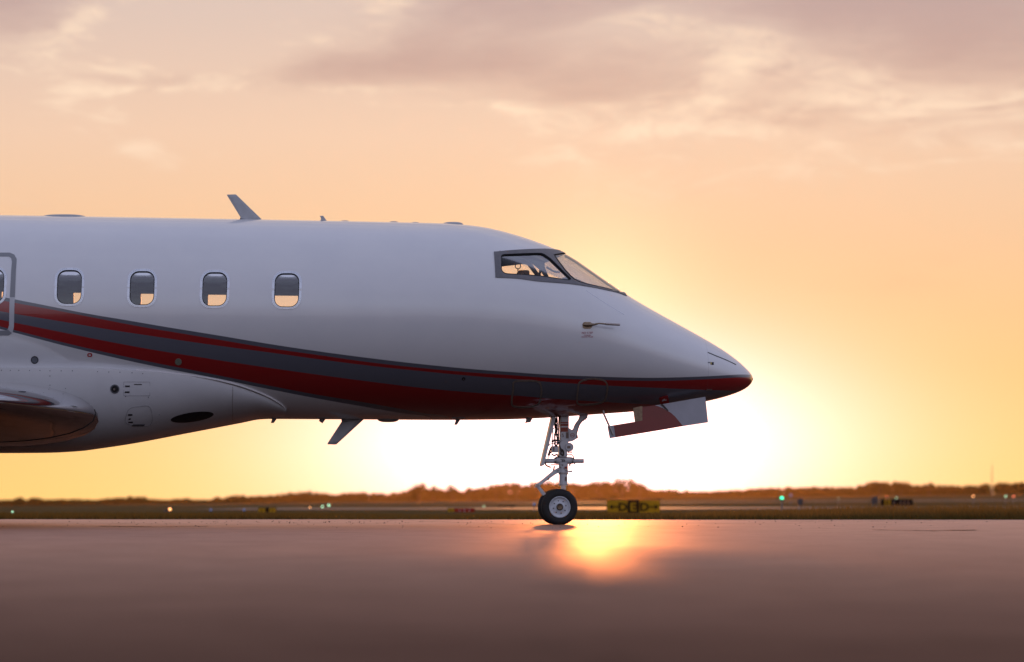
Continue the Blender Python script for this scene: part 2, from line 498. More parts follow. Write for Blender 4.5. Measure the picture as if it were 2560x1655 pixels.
# ------------------------------------------------------------------ business jet: shape from side profile and plan
YAW = R(5.5)                                  # the nose points a little away from the camera
ROOT = Vector((0.57, 0, 0))
_c, _s = math.cos(YAW), math.sin(YAW)
def w2l(v): return Vector((v[0] * _c + v[1] * _s, -v[0] * _s + v[1] * _c, v[2]))
_o = w2l(Vector((0, -CAM_D, CAM_H)) - ROOT)


def PX(u, v, y=0.0):
    """aircraft-frame point on the plane y (lateral) seen at pixel u,v"""
    d = w2l(((u - 1280) / FPX, 1.0, (HORIZON - v) / FPX))
    k = (y - _o.y) / d.y
    return Vector((_o.x + d.x * k, y, _o.z + d.z * k))


TOP = [(-1500, 512), (-600, 527.5), (0, 539), (500, 547.5), (967, 556.5), (1110, 560), (1200, 567.5), (1260, 581), (1320, 599), (1367, 616), (1421, 640), (1469, 673),
       (1529, 714.5), (1574, 744.5), (1618, 770), (1678, 803), (1762, 849), (1798, 870), (1842, 901), (1860, 917), (1869, 925.4), (1876, 933.5), (1880, 940), (1881.8, 947.8)]
BOT = [(-1500, 1046), (0, 1046), (657, 1047.5), (936, 1049), (1104, 1050), (1240, 1049.2), (1331, 1046.5), (1420, 1041), (1510, 1034.5), (1584, 1029), (1680, 1018), (1766, 1003.4),
       (1800, 995.5), (1842, 982), (1860, 973.5), (1869, 967.5), (1876, 960.5), (1880, 954.5), (1881.8, 947.8)]
MID = [(-1500, 779), (0, 792.5), (800, 799.5), (1120, 802), (1240, 808), (1350, 823), (1450, 843), (1530, 866), (1600, 888), (1700, 915), (1762, 930), (1830, 943), (1881.8, 947.8)]


def prof(pts):
    q = [PX(u, v) for u, v in pts]
    return [p.x for p in q], [p.z for p in q]


X_TIP = PX(1881.8, 947.8).x
X_TAIL = -10.5
GX = np.arange(X_TAIL, X_TIP + .005, .01)


def smooth_arr(a, sig):
    k = np.exp(-.5 * (np.arange(-60, 61) / sig) ** 2); k /= k.sum()
    pad = np.concatenate([2 * a[0] - a[60:0:-1], a, 2 * a[-1] - a[-2:-62:-1]])
    return np.convolve(pad, k, 'valid')


def prep(pts, sig=9):
    f = pchip(*prof(pts)); a = f(GX); b = smooth_arr(a, sig); c = smooth_arr(a, 2.0)
    w = np.clip((X_TIP - GX - .15) / .5, 0, 1); w2 = np.clip((X_TIP - GX - .02) / .1, 0, 1)
    return (b * w + c * (1 - w)) * w2 + a * (1 - w2)


ZT = prep(TOP); ZB = prep(BOT); ZC = prep(MID, 25)
ZC = np.clip(ZC, ZB + .001, ZT - .001)
i800 = int((PX(800, 800).x - X_TAIL) / .01)
RAD = (ZT[i800] - ZB[i800]) / 2
_sd = np.clip((X_TIP - GX) / 3.9, 0, 1)
HWD = RAD * np.clip(1 - (1 - _sd) ** 1.72, 0, 1) ** .66
HWD = smooth_arr(HWD, 6) * np.clip((X_TIP - GX - .1) / .3, 0, 1) + HWD * (1 - np.clip((X_TIP - GX - .1) / .3, 0, 1))
HWD = np.maximum(HWD, .002)
ZT_, ZB_, ZC_, HW_ = [a.tolist() for a in (ZT, ZB, ZC, HWD)]
NG = len(GX)


def sect(x):
    t = (x - X_TAIL) / .01
    i = int(t)
    if i < 0: i = 0; t = 0
    if i > NG - 2: i = NG - 2; t = NG - 1
    f = t - i
    return (ZT_[i] + (ZT_[i + 1] - ZT_[i]) * f, ZB_[i] + (ZB_[i + 1] - ZB_[i]) * f, ZC_[i] + (ZC_[i + 1] - ZC_[i]) * f, HW_[i] + (HW_[i + 1] - HW_[i]) * f)


def hw(x, z):
    zt, zb, zc, w = sect(x)
    q = (z - zc) / ((zt - zc) if z > zc else (zc - zb))
    return w * math.sqrt(max(0.0, 1 - q * q))


def grad(x, y, z):
    def F(x, y, z):
        zt, zb, zc, w = sect(x)
        q = (z - zc) / ((zt - zc) if z > zc else (zc - zb))
        return (y / w) ** 2 + q * q
    e = .02
    g = Vector((F(x + e, y, z) - F(x - e, y, z), F(x, y + .002, z) - F(x, y - .002, z), F(x, y, z + .002) - F(x, y, z - .002)))
    g.x /= 2 * e; g.y /= .004; g.z /= .004
    return g.normalized()


def SF(u, v, off=0.0, f=None):
    """point on the camera-side skin seen at pixel u,v, pushed out by off"""
    h = f or hw
    y = -.9
    for _ in range(30):
        p = PX(u, v, y); y2 = -h(p.x, p.z)
        if abs(y2 - y) < 1e-5: break
        y = .35 * y + .65 * y2
    p = PX(u, v, y)
    if off:
        if f is None: n = grad(p.x, p.y, p.z)
        else:
            e = .01
            n = Vector((-(h(p.x + e, p.z) - h(p.x - e, p.z)) / (2 * e), -1, -(h(p.x, p.z + e) - h(p.x, p.z - e)) / (2 * e))).normalized()
        p = p + n * off
    return p


jet = empty('business_jet', ROOT, YAW)
tag(jet, 'white business jet with red and grey swoosh stripes parked on the apron', 'airplane')

# ---- paint with stripes
B0 = [(0, 741), (37, 748.3), (138, 768.2), (210, 782.5), (315, 800.3), (420, 818.2), (547, 838.8), (673, 859.8), (799, 878.7), (926, 895.5), (1052, 910.2), (1190, 923.5), (1300, 931.6), (1368, 936.3), (1469, 940.5), (1600, 944.3), (1668, 944), (1769, 940.6), (1872, 936.4)]
B1 = [(0, 750), (37, 757.1), (147, 777.2), (241, 795.5), (357, 817.5), (450, 833), (547, 849.3), (673, 870.3), (799, 888.1), (926, 906), (1052, 920), (1190, 932.2), (1300, 939.6), (1368, 944.7), (1519, 950.5), (1600, 952.1), (1668, 952), (1769, 948), (1876, 943.6)]
B2 = [(0, 777.7), (37, 784.4), (168, 806), (273, 823.8), (378, 839.8), (547, 864.4), (673, 881), (799, 898.4), (926, 914.4), (1052, 927.6), (1178, 939.6), (1300, 948.6), (1368, 954.2), (1469, 961.1), (1600, 967.8), (1701, 972.2), (1769, 975), (1836, 976.7)]
B3 = [(0, 799), (36, 806.6), (168, 833.3), (273, 854.3), (378, 873.6), (500, 893.2), (547, 900.7), (673, 919.6), (799, 937.4), (926, 954.3), (1052, 969.6), (1190, 982.2), (1300, 990), (1368, 995.9), (1469, 1002.6), (1600, 1010), (1690, 1014)]
B4 = [(0, 815.9), (35, 824.9), (168, 858.5), (273, 882.6), (378, 905), (500, 929), (547, 938.5), (673, 964), (799, 987.8), (900, 1004.2), (1000, 1022), (1060, 1033), (1120, 1042.5)]
B5 = [(0, 822.5), (34, 831), (168, 866), (273, 891), (378, 914), (500, 937.8), (547, 947), (673, 973), (799, 997.3), (900, 1015), (1010, 1034), (1075, 1044)]
SX0, SX1, SZ0, SZ1 = -8.5, 2.8, .6, 4.2


def paint_mat():
    m, nt, b = new_mat('aircraft_paint_striped')
    t = nt.nodes.new('ShaderNodeTexCoord')
    x, y, z = sep(nt, t.outputs['Object'])
    xn = (x - SX0) / (SX1 - SX0); zn = (z - SZ0) / (SZ1 - SZ0)
    def step(B, tail_down):
        pts = [SF(u, v) for u, v in B]; q = [(p.x, p.z) for p in pts]
        (xa, za), (xb, zb) = q[0], q[2]
        sl = (zb - za) / (xb - xa)
        q = [(SX0, za + sl * 1.25 * (SX0 - xa))] + [(xa - .8, za - sl * .85)] + q
        if tail_down: q += [(q[-1][0] + .25, SZ0 + .2), (SX1, SZ0)]
        else: q += [(SX1, q[-1][1])]
        n = nt.nodes.new('ShaderNodeFloatCurve'); c = n.mapping.curves[0]
        q = [((a - SX0) / (SX1 - SX0), (d - SZ0) / (SZ1 - SZ0)) for a, d in q]
        c.points[0].location = q[0]; c.points[1].location = q[-1]
        for p in q[1:-1]: c.points.new(*p)
        n.mapping.update()
        nt.links.new(xn.k, n.inputs['Value'])
        return ((X(nt, n.outputs[0]) - zn) * 900.0 + .5).clamp01()
    s = [step(B0, False), step(B1, False), step(B2, False), step(B3, False), step(B4, True), step(B5, True)]
    nz = noise_tex(nt, t.outputs['Object'], 1.7, 5, .6)
    white = cmix(nt, nz.smooth(.3, .7), (.77, .775, .79), (.81, .81, .815))
    grey, red = (.105, .115, .145), (.29, .003, .005)
    c = white
    for f_, k in zip(s, (grey, red, grey, red, grey, white)): c = cmix(nt, f_, c, k)
    # faint vertical skin joint just behind the radome
    jx = PX(1767, 900, -.4).x
    j = ((x - jx).m('ABSOLUTE') * -700.0 + 1.4).clamp01() * .45
    c = cmix(nt, j, c, (.12, .12, .13))
    nt.links.new(c, b.inputs['Base Color'])
    b.inputs['Roughness'].default_value = .38
    b.inputs['Coat Weight'].default_value = 1.0; b.inputs['Coat IOR'].default_value = 1.75
    st = nt.nodes.new('ShaderNodeMapping'); st.inputs['Scale'].default_value = (.5, 1.2, 5.0); nt.links.new(t.outputs['Object'], st.inputs[0])
    sn = noise_tex(nt, st.outputs[0], 1.2, 4, .55)
    nt.links.new((sn * .07 + .015).k, b.inputs['Coat Roughness'])
    bn = nt.nodes.new('ShaderNodeBump'); bn.inputs['Strength'].default_value = .06; bn.inputs['Distance'].default_value = .03
    nt.links.new(sn.k, bn.inputs['Height']); nt.links.new(bn.outputs[0], b.inputs['Coat Normal'])
    return m


M_paint = paint_mat()
M_fair = mat('fairing_white_paint', (.72, .725, .74), .36, coat=1.0, var=.05, vscale=2)

# ---- skin: outer rings, thickened inwards, openings cut through
xs = list(np.arange(X_TAIL, X_TIP - 3.2, .16)) + list(np.arange(X_TIP - 3.2, X_TIP - .6, .05)) + list(X_TIP - .6 * (1 - np.sin(np.linspace(0, math.pi / 2, 26)[:-1])) ** 1.0)
xs = sorted(set(round(float(x), 4) for x in xs)) + [X_TIP - .0015]
M_ = 112
V = []; F = []
for x in xs:
    zt, zb, zc, w = sect(x)
    for k in range(M_):
        a = 2 * math.pi * k / M_
        cz = math.cos(a)
        V.append((x, w * math.sin(a), zc + ((zt - zc) if cz > 0 else (zc - zb)) * cz))
for i in range(len(xs) - 1):
    for k in range(M_):
        k2 = (k + 1) % M_
        F.append((i * M_ + k, i * M_ + k2, (i + 1) * M_ + k2, (i + 1) * M_ + k))
F.append(tuple(range(M_))[::-1]); F.append(tuple((len(xs) - 1) * M_ + k for k in range(M_)))
fus = mk('fuselage', V, F, [M_paint, M_dark, M_black], jet, True, 0)
bm = bmesh.new(); bm.from_mesh(fus.data); bmesh.ops.recalc_face_normals(bm, faces=bm.faces); bm.to_mesh(fus.data); bm.free()


def rrect(cx, cy, hx, hy, r, n=6, skew=0.0):
    out = []
    for qx, qy, a0 in ((1, -1, -90), (1, 1, 0), (-1, 1, 90), (-1, -1, 180)):
        for i in range(n + 1):
            a = R(a0 + 90 * i / n)
            px, py = cx + qx * (hx - r) + r * math.cos(a), cy + qy * (hy - r) + r * math.sin(a)
            out.append((px + skew * (py - cy), py))
    return out


WIN = [(-20.5, 714.5), (173.5, 717.6), (355.3, 720.4), (536.8, 723.0), (716.9, 725.6)]
WHX, WHY, WR = 31.2, 42.6, 22
win_px = [rrect(u, v, WHX, WHY, WR, 7, -.035) for u, v in WIN]
side_px = [(1252, 642), (1254, 637.5), (1259, 635.5), (1300, 633.6), (1342.7, 632.2), (1354, 632.6), (1361, 635.5), (1376, 645.5), (1400, 669), (1426, 694.5), (1427.3, 698), (1424.5, 700.6), (1418, 700.8), (1385, 696.3), (1351, 691), (1310, 687.6), (1269, 685.8), (1261, 683.8), (1255, 679), (1252.3, 673)]
ws_low = [(1383.5, 636.5), (1388, 645), (1399, 660), (1411, 676), (1424, 690), (1434, 698.5), (1447, 705), (1465, 710.5), (1490, 716), (1520, 723), (1546, 730.5)]


def xz(pts): return [(p.x, p.z) for p in (SF(u, v) for u, v in pts)]


cut = MB()
for w_ in win_px: cut.prism(xz(w_), -2, 2)
cut.prism(xz(side_px), -2, 2)
ridge_a, ridge_b = PX(1414, 634.3), PX(1556, 734)
wsp = [(ridge_a.x, ridge_a.z - .0)] + xz(ws_low) + [(ridge_b.x, ridge_b.z), (ridge_b.x, ridge_b.z + .6), (ridge_a.x + .28, ridge_b.z + .9), (ridge_a.x + .04, ridge_a.z + .1)]
cut.prism(wsp, -2, 2)
cutter = cut.obj('window_cutter', M_black, jet, False)


def apply_mods(o):
    dg = bpy.context.evaluated_depsgraph_get()
    me = bpy.data.meshes.new_from_object(o.evaluated_get(dg))
    o.modifiers.clear(); o.data = me
    return o


def boolean(o, c):
    md = o.modifiers.new('cut', 'BOOLEAN'); md.operation = 'DIFFERENCE'; md.solver = 'EXACT'; md.object = c; md.material_mode = 'TRANSFER'


sm = fus.modifiers.new('thick', 'SOLIDIFY'); sm.thickness = .055; sm.offset = -1; sm.material_offset = 1; sm.use_rim = False
boolean(fus, cutter)
apply_mods(fus)
# exact skin normals so that reflections run clean past the openings
me = fus.data
for p in me.polygons: p.use_smooth = True
ln = [(0, 0, 0)] * len(me.loops)
gcache = {}
for p in me.polygons:
    if p.material_index == 0:
        for li in p.loop_indices:
            vi = me.loops[li].vertex_index
            if vi not in gcache:
                co = me.vertices[vi].co; gcache[vi] = tuple(grad(co.x, co.y, co.z)) if co.x < X_TIP - .004 and co.x > X_TAIL + .01 else (0, 0, 0)
            ln[li] = gcache[vi]
    elif me.materials[p.material_index].name.startswith('black'):
        p.use_smooth = False
me.normals_split_custom_set(ln)


# ---- pieces that hug the skin
def ring(name, outer, inner, off, material, parent, f=None, closed=True, lift=.004, mats=None, matfn=None):
    n = len(outer)
    loops = [[SF(u, v, off - lift, f) for u, v in outer], [SF(u, v, off, f) for u, v in outer], [SF(u, v, off, f) for u, v in inner], [SF(u, v, off - lift, f) for u, v in inner]]
    vs = [p for l in loops for p in l]; fs = []; mi = []
    for k in range(3):
        for i in range(n if closed else n - 1):
            j = (i + 1) % n
            fs.append((k * n + i, k * n + j, (k + 1) * n + j, (k + 1) * n + i))
            mi.append(matfn(*outer[i]) if matfn else 0)
    o = mk(name, vs, fs, mats or material, parent, True, 40)
    if matfn: o.data.polygons.foreach_set('material_index', mi)
    bm = bmesh.new(); bm.from_mesh(o.data); bmesh.ops.recalc_face_normals(bm, faces=bm.faces); bm.to_mesh(o.data); bm.free()
    return o


def disc(name, pts, off, material, parent, f=None, rings=3):
    cx = sum(p[0] for p in pts) / len(pts); cy = sum(p[1] for p in pts) / len(pts); n = len(pts)
    vs = []; fs = []
    for k in range(rings):
        s = 1 - k / rings
        vs += [SF(cx + (u - cx) * s, cy + (v - cy) * s, off, f) for u, v in pts]
    vs.append(SF(cx, cy, off, f))
    for k in range(rings - 1):
        for i in range(n):
            j = (i + 1) % n; fs.append((k * n + i, k * n + j, (k + 1) * n + j, (k + 1) * n + i))
    for i in range(n): fs.append(((rings - 1) * n + i, (rings - 1) * n + (i + 1) % n, rings * n))
    # an edge so that it is a plate, not a card
    e = [SF(u, v, off - .004, f) for u, v in pts]; k0 = len(vs); vs += e
    for i in range(n): fs.append((i, (i + 1) % n, k0 + (i + 1) % n, k0 + i))
    o = mk(name, vs, fs, material, parent, True, 40)
    bm = bmesh.new(); bm.from_mesh(o.data); bmesh.ops.recalc_face_normals(bm, faces=bm.faces); bm.to_mesh(o.data); bm.free()
    return o


def catmull(pts, n=6, closed=True):
    out = []; m = len(pts)
    for i in range(m if closed else m - 1):
        p0, p1, p2, p3 = [pts[(i + k) % m] if closed else pts[max(0, min(m - 1, i + k))] for k in (-1, 0, 1, 2)]
        for j in range(n):
            t = j / n
            out.append(tuple(.5 * (2 * p1[q] + (p2[q] - p0[q]) * t + (2 * p0[q] - 5 * p1[q] + 4 * p2[q] - p3[q]) * t * t + (3 * p1[q] - p0[q] - 3 * p2[q] + p3[q]) * t ** 3) for q in (0, 1)))
    if not closed: out.append(tuple(pts[-1]))
    return out


def offset_px(pts, d, closed=True):
    n = len(pts); out = []
    ar = sum(pts[i][0] * pts[(i + 1) % n][1] - pts[(i + 1) % n][0] * pts[i][1] for i in range(n))
    sg = 1 if ar > 0 else -1
    if not closed: sg = 1
    for i in range(n):
        a = pts[(i - 1) % n] if closed else pts[max(0, i - 1)]; c = pts[(i + 1) % n] if closed else pts[min(n - 1, i + 1)]
        tx, ty = c[0] - a[0], c[1] - a[1]; l = math.hypot(tx, ty) or 1
        out.append((pts[i][0] + sg * ty / l * d, pts[i][1] - sg * tx / l * d))
    return out


def pane_patch(pts, off, both=True):
    """sheet a little larger than an opening, sunk in the skin's thickness, on both sides of the hull"""
    big = offset_px(pts, 3)
    cx = sum(p[0] for p in big) / len(big); cy = sum(p[1] for p in big) / len(big); n = len(big); vs = []; fs = []
    K = 4
    for k in range(K):
        s = 1 - k / K; vs += [SF(cx + (u - cx) * s, cy + (v - cy) * s, off) for u, v in big]
    vs.append(SF(cx, cy, off))
    for k in range(K - 1):
        for i in range(n):
            j = (i + 1) % n; fs.append((k * n + i, k * n + j, (k + 1) * n + j, (k + 1) * n + i))
    for i in range(n): fs.append(((K - 1) * n + i, (K - 1) * n + (i + 1) % n, K * n))
    return vs, fs


for k, (w_, (u, v)) in enumerate(zip(win_px, WIN)):
    fr_out = rrect(u, v, WHX + 5.8, WHY + 5.2, WR + 5, 7, -.035)
    fr_ = ring('window_frame', fr_out, offset_px(w_, -.3), .004, M_framew, jet)
    vs, fs = pane_patch(w_, -.012)
    mk('pane', vs, fs, M_glass, fr_, True, 0)
    ring('seal', offset_px(w_, .3), offset_px(w_, -2.2), -.003, M_black, fr_, lift=.02)
    rv = MB()
    mid = rrect(u, v, WHX + 3.0, WHY + 2.9, WR + 2.6, 8, -.035)
    for q in mid[::1]:
        c = SF(q[0], q[1], .0045); rv.ball(c, .0032, 6, 4)
    rv.obj('rivet_row', M_rivet, fr_)['kind'] = 'stuff'
    # far side of the cabin
    far = mk('far_pane', [(p.x, -p.y, p.z) for p in vs], fs, M_glass2, jet, True, 0)
    top = SF(u, v - WHY - 2); bot = SF(u, v - WHY + 18)
    wdt = .19
    sh = MB(); sh.box((top.x - wdt, -top.y - .085, bot.z), (top.x + wdt, -top.y - .065, top.z + .05))
    sh.obj('window_shade', M_liner, jet, False)

# cockpit glass
vs, fs = pane_patch(side_px, -.012)
mk('side_window_pane', vs, fs, M_glass2, jet, True, 0)
mk('side_window_pane', [(p.x, -p.y, p.z) for p in vs], fs, M_glass2, jet, True, 0)
ring('side_window_seal', offset_px(side_px, .8), offset_px(side_px, -2.4), .001, M_black, jet, lift=.03)


def on_phi(x, phi, off, s=-1):
    zt, zb, zc, w = sect(x); cz = math.cos(phi)
    p = Vector((x, s * w * math.sin(phi), zc + ((zt - zc) if cz > 0 else (zc - zb)) * cz))
    return p + grad(p.x, p.y, p.z) * off if off else p


def phi_of(x, z):
    zt, zb, zc, w = sect(x)
    q = (z - zc) / ((zt - zc) if z > zc else (zc - zb))
    return math.acos(max(-1, min(1, q)))


low = xz(ws_low); lowf = pchip([p[0] for p in low] + [ridge_b.x], [p[1] for p in low] + [sect(ridge_b.x)[0]])
for s in (-1, 1):
    vs = []; fs = []; NX, NP = 40, 12
    x0, x1 = low[0][0] - .03, ridge_b.x + .02
    for i in range(NX + 1):
        x = x0 + (x1 - x0) * i / NX; ph = phi_of(x, float(lowf(x)) - .03)
        for j in range(NP + 1): vs.append(on_phi(x, ph * (1 - j / NP), -.003, s))
    for i in range(NX):
        for j in range(NP): fs.append((i * (NP + 1) + j, i * (NP + 1) + j + 1, (i + 1) * (NP + 1) + j + 1, (i + 1) * (NP + 1) + j))
    mk('windshield_pane', vs, fs, M_glass2, jet, True, 0)
ring('windshield_seal', [(u, v) for u, v in offset_px(ws_low, 0, False)], [(u + 3.2, v - 2.0) for u, v in ws_low], .001, M_black, jet, closed=False, lift=.03)
# grey riveted surround, both sides, with the same openings
fr_bot = [(1238.5, 694), (1284, 696), (1351, 704.3), (1418, 709.5), (1482, 718.7), (1520, 726.5), (1544, 732), (1566, 740)]
fr_top = [(1238.5, 630), (1284, 626), (1342.7, 623.2), (1372, 623.3), (1388, 625)]
fb = xz(fr_bot); ft = xz(fr_top)
fbf = pchip([p[0] for p in fb], [p[1] for p in fb]); ftf = pchip([p[0] for p in ft], [p[1] for p in ft])
for s in (-1, 1):
    vs = []; fs = []; NX, NP = 70, 16
    x0, x1 = fb[0][0], PX(1556, 735).x
    for i in range(NX + 1):
        x = x0 + (x1 - x0) * i / NX
        pb = phi_of(x, float(fbf(x))); pt = phi_of(x, float(ftf(x))) if x < ft[-1][0] else 0.0
        if x >= ft[-1][0]: pt = max(0.0, phi_of(ft[-1][0], ft[-1][1]) * (1 - (x - ft[-1][0]) / .16))
        for j in range(NP + 1): vs.append(on_phi(x, pb + (pt - pb) * j / NP, .003, s))
    for i in range(NX):
        for j in range(NP):
            f_ = (i * (NP + 1) + j, i * (NP + 1) + j + 1, (i + 1) * (NP + 1) + j + 1, (i + 1) * (NP + 1) + j)
            fs.append(f_ if s < 0 else f_[::-1])
    o = mk('cockpit_window_surround', vs, fs, M_grey, jet, True, 0)
    md = o.modifiers.new('t', 'SOLIDIFY'); md.thickness = .006; md.offset = -1
    boolean(o, cutter); apply_mods(o)
    o.data.set_sharp_from_angle(angle=R(50))
bpy.data.objects.remove(cutter)
rv = MB()
for line in ([(1243, 634 + 8.2 * i) for i in range(8)], [(1250 + 13 * i, 627.8 - .35 * i) for i in range(11)], [(1250 + 13.5 * i, 692.5 + .25 * i + .035 * i * i) for i in range(13)], [(1372 + 9.5 * i, 634 + 9.6 * i) for i in range(7)], [(1430 + 12 * i, 708 + 2.1 * i) for i in range(6)]):
    for u, v in line: rv.ball(SF(u, v, .0045), .0042, 6, 4)
rv.obj('rivet_row', M_black, jet)['kind'] = 'stuff'
for a, b_ in (((1263, 626.5), (1263.5, 634)), ((1337, 624), (1342, 632)), ((1283, 687), (1283, 695.5)), ((1412, 701), (1417, 709))):
    ring('frame_joint', [(a[0] - .5, a[1]), (b_[0] - .5, b_[1])], [(a[0] + .5, a[1]), (b_[0] + .5, b_[1])], .0042, M_black, jet, closed=False, lift=.002)
# centre post of the windshield, along the ridge
cp = MB(); pth = [on_phi(x, 0, .0) for x in np.linspace(ridge_a.x - .01, ridge_b.x - .04, 24)]
for a, b_ in zip(pth[:-1], pth[1:]):
    cp.add([(a.x, -.022, a.z - .002), (a.x, .022, a.z - .002), (a.x, .022, a.z - .03), (a.x, -.022, a.z - .03), (b_.x, -.022, b_.z - .002), (b_.x, .022, b_.z - .002), (b_.x, .022, b_.z - .03), (b_.x, -.022, b_.z - .03)],
           [(0, 1, 5, 4), (1, 2, 6, 5), (2, 3, 7, 6), (3, 0, 4, 7)])
cp.obj('windshield_post', M_grey, jet)

# ---- cockpit interior
bulk_x = PX(1232, 700).x
bh = [(on_phi(bulk_x, 2 * math.pi * k / 40, -.05)) for k in range(40)]
o = mk('bulkhead', bh + [p + Vector((.03, 0, 0)) for p in bh], [tuple(range(40))[::-1], tuple(range(40, 80))] + [(i, (i + 1) % 40, 40 + (i + 1) % 40, 40 + i) for i in range(40)], M_dark, jet, False)


def rbox(name, lo, hi, bev, material, parent):
    mb = MB(); mb.box(lo, hi); o = mb.obj(name, material, parent)
    bm = bmesh.new(); bm.from_mesh(o.data); bmesh.ops.bevel(bm, geom=bm.edges[:], offset=bev, segments=3, affect='EDGES', profile=.6)
    bm.to_mesh(o.data); bm.free(); o.data.polygons.foreach_set('use_smooth', [True] * len(o.data.polygons)); o.data.set_sharp_from_angle(angle=R(40))
    return o


for y0 in (-.62, .28):
    a = PX(1282, 708, y0 + .17); c = PX(1312, 670, y0 + .17)
    rbox('pilot_seat', (a.x, y0, a.z - .5), (c.x - .03, y0 + .36, a.z + .02), .04, M_tan, jet)
    rbox('headrest', (a.x + .04, y0 + .06, a.z - .02), (a.x + .13, y0 + .30, a.z + .13), .035, M_tan, jet)
a = PX(1395, 712, 0); c = PX(1520, 724, 0)
gsh = MB(); gsh.prism([(a.x, a.z - .35), (c.x, a.z - .35), (c.x, c.z - .1), (a.x + .1, a.z + .05), (a.x, a.z + .04)], -.55, .55)
gsh.obj('glareshield', M_dark, jet)
for y0 in (-.42, .42):
    yk = MB(); c0 = PX(1352, 690, y0)
    yk.tube([c0 + Vector((0, .12 * math.cos(t_), .10 * math.sin(t_))) for t_ in [R(-150 + 30 * i) for i in range(11)]], .014, 8)
    yk.tube([c0 + Vector((0, 0, -.1)), c0 + Vector((.22, 0, -.14))], .02, 8)
    yk.obj('control_yoke', M_dark, jet)
for y0 in (-.36, .52):
    a, c = PX(1294, 701, y0), PX(1322, 677, y0)
    rbox('seat_back', (a.x, y0 - .12, a.z), (c.x, y0 + .12, c.z), .03, M_tan, jet)
MB().tube([PX(u, v, .45) for u, v in catmull([(1262, 659), (1290, 656), (1316, 656), (1326, 664), (1338, 680), (1352, 696)], 4, False)], .028, 10).obj('door_pillar', M_tan, jet)
MB().tube([PX(u, v, .2) for u, v in ((1366, 668), (1385, 679), (1400, 681))], .012, 8).obj('compass_arm', M_dark, jet)
ovh = MB(); a = PX(1335, 628, 0); ovh.prism([(a.x - .35, a.z + .03), (a.x + .10, a.z + .03), (a.x + .16, a.z - .08), (a.x - .35, a.z - .06)], -.3, .3)
ovh.obj('overhead_panel', M_dark, jet)
for y0 in (-.5, .5):
    hs = MB(); c0 = PX(1295, 665, y0); hs.tube([c0 + Vector((.035 * math.cos(R(36 * i)), 0, .035 * math.sin(R(36 * i)))) for i in range(11)], .006, 6); hs.tube([c0 + Vector((0, 0, -.035)), c0 + Vector((0, 0, -.16))], .008, 6)
    hs.obj('headset_hook', M_steel, jet)

# ---- belly fairing and wings
FE = [(-1100, 921), (-400, 920), (0, 920.4), (189, 921.2), (357, 927.5), (440, 935.5), (500, 944), (545, 952.5), (590, 963.5), (635, 978), (673, 993.5), (700, 1009), (716, 1020)]
FBm = [(-1500, 1100), (-1100, 1118), (-500, 1130), (-200, 1133), (0, 1133), (110, 1132.3), (201, 1127.6), (237, 1123), (319, 1111), (470, 1083), (604, 1057.3), (650, 1048.6), (716, 1046)]
q = [SF(u, v) for u, v in FE]; fe = pchip([p.x for p in q], [p.z for p in q])
q = [PX(u, v) for u, v in FBm]; fbz = pchip([p.x for p in q], [p.z for p in q])
FX1 = SF(716, 1020).x; FX0 = -9.0


def fair_hw(x, z):
    ze, zb = float(fe(x)), float(fbz(x))
    t = min(1.0, max(0.0, (FX1 - x) / .9)); t = t * t * (3 - 2 * t)
    t2 = min(1.0, max(0.0, (FX1 - .6 - x) / 2.2)); t2 = t2 * t2 * (3 - 2 * t2)
    yw = hw(x, ze) + .010 * t + .10 * t2
    qz = min(1, max(0, (ze - z) / max(.02, ze - zb)))
    n = 2.0 + .55 * t2
    y = yw * (max(0, 1 - qz ** n)) ** (1 / n)
    return max(y, hw(x, z) + .010 * t - .012 * (1 - min(1, (FX1 - x) / .12)) if z > sect(x)[1] + .004 else 0)


V = []; F = []; fxs = list(np.linspace(FX0, FX1 - 2.6, 30)) + list(np.linspace(FX1 - 2.6, FX1, 60))[1:]
NQ = 30
for x in fxs:
    x = float(x); ze, zb = float(fe(x)), min(float(fbz(x)), sect(x)[1] - .0)
    col = []
    for j in range(NQ + 1):
        tt = math.sin(math.pi / 2 * j / NQ); zz = ze - (ze - zb) * tt
        col.append((fair_hw(x, zz) if j < NQ else 0.0, zz))
    pts = [(x, -.0 - hw(x, ze) + .02, ze + .012)] + [(x, -y, z) for y, z in col]
    pts += [(x, y, z) for y, z in col[-2::-1]] + [(x, hw(x, ze) - .02, ze + .012)]
    V += pts
L_ = len(pts)
for i in range(len(fxs) - 1):
    for k in range(L_ - 1): F.append((i * L_ + k, (i + 1) * L_ + k, (i + 1) * L_ + k + 1, i * L_ + k + 1))
F.append(tuple(range(L_)))
fair = mk('belly_fairing', V, F, M_fair, jet, True, 50)
FH = fair_hw
# pale sealant strip along the fairing's upper edge
up = catmull([(340, 924.5), (400, 929), (460, 936), (520, 945), (560, 953), (600, 963.5), (640, 977.5), (675, 993), (700, 1008), (712, 1018)], 5, False)
ring('fairing_seal_strip', up, [(u - .8, v + 6.5) for u, v in up], .013, mat('seal_strip', (.38, .36, .36), .5, coat=.3), jet, closed=False, lift=.02)
ring('fairing_bead', [(u + .3, v - 1.3) for u, v in up], [(u, v + .2) for u, v in up], .020, M_whitetxt, jet, closed=False, lift=.02)

le = SF(243, 1034, 0, FH)


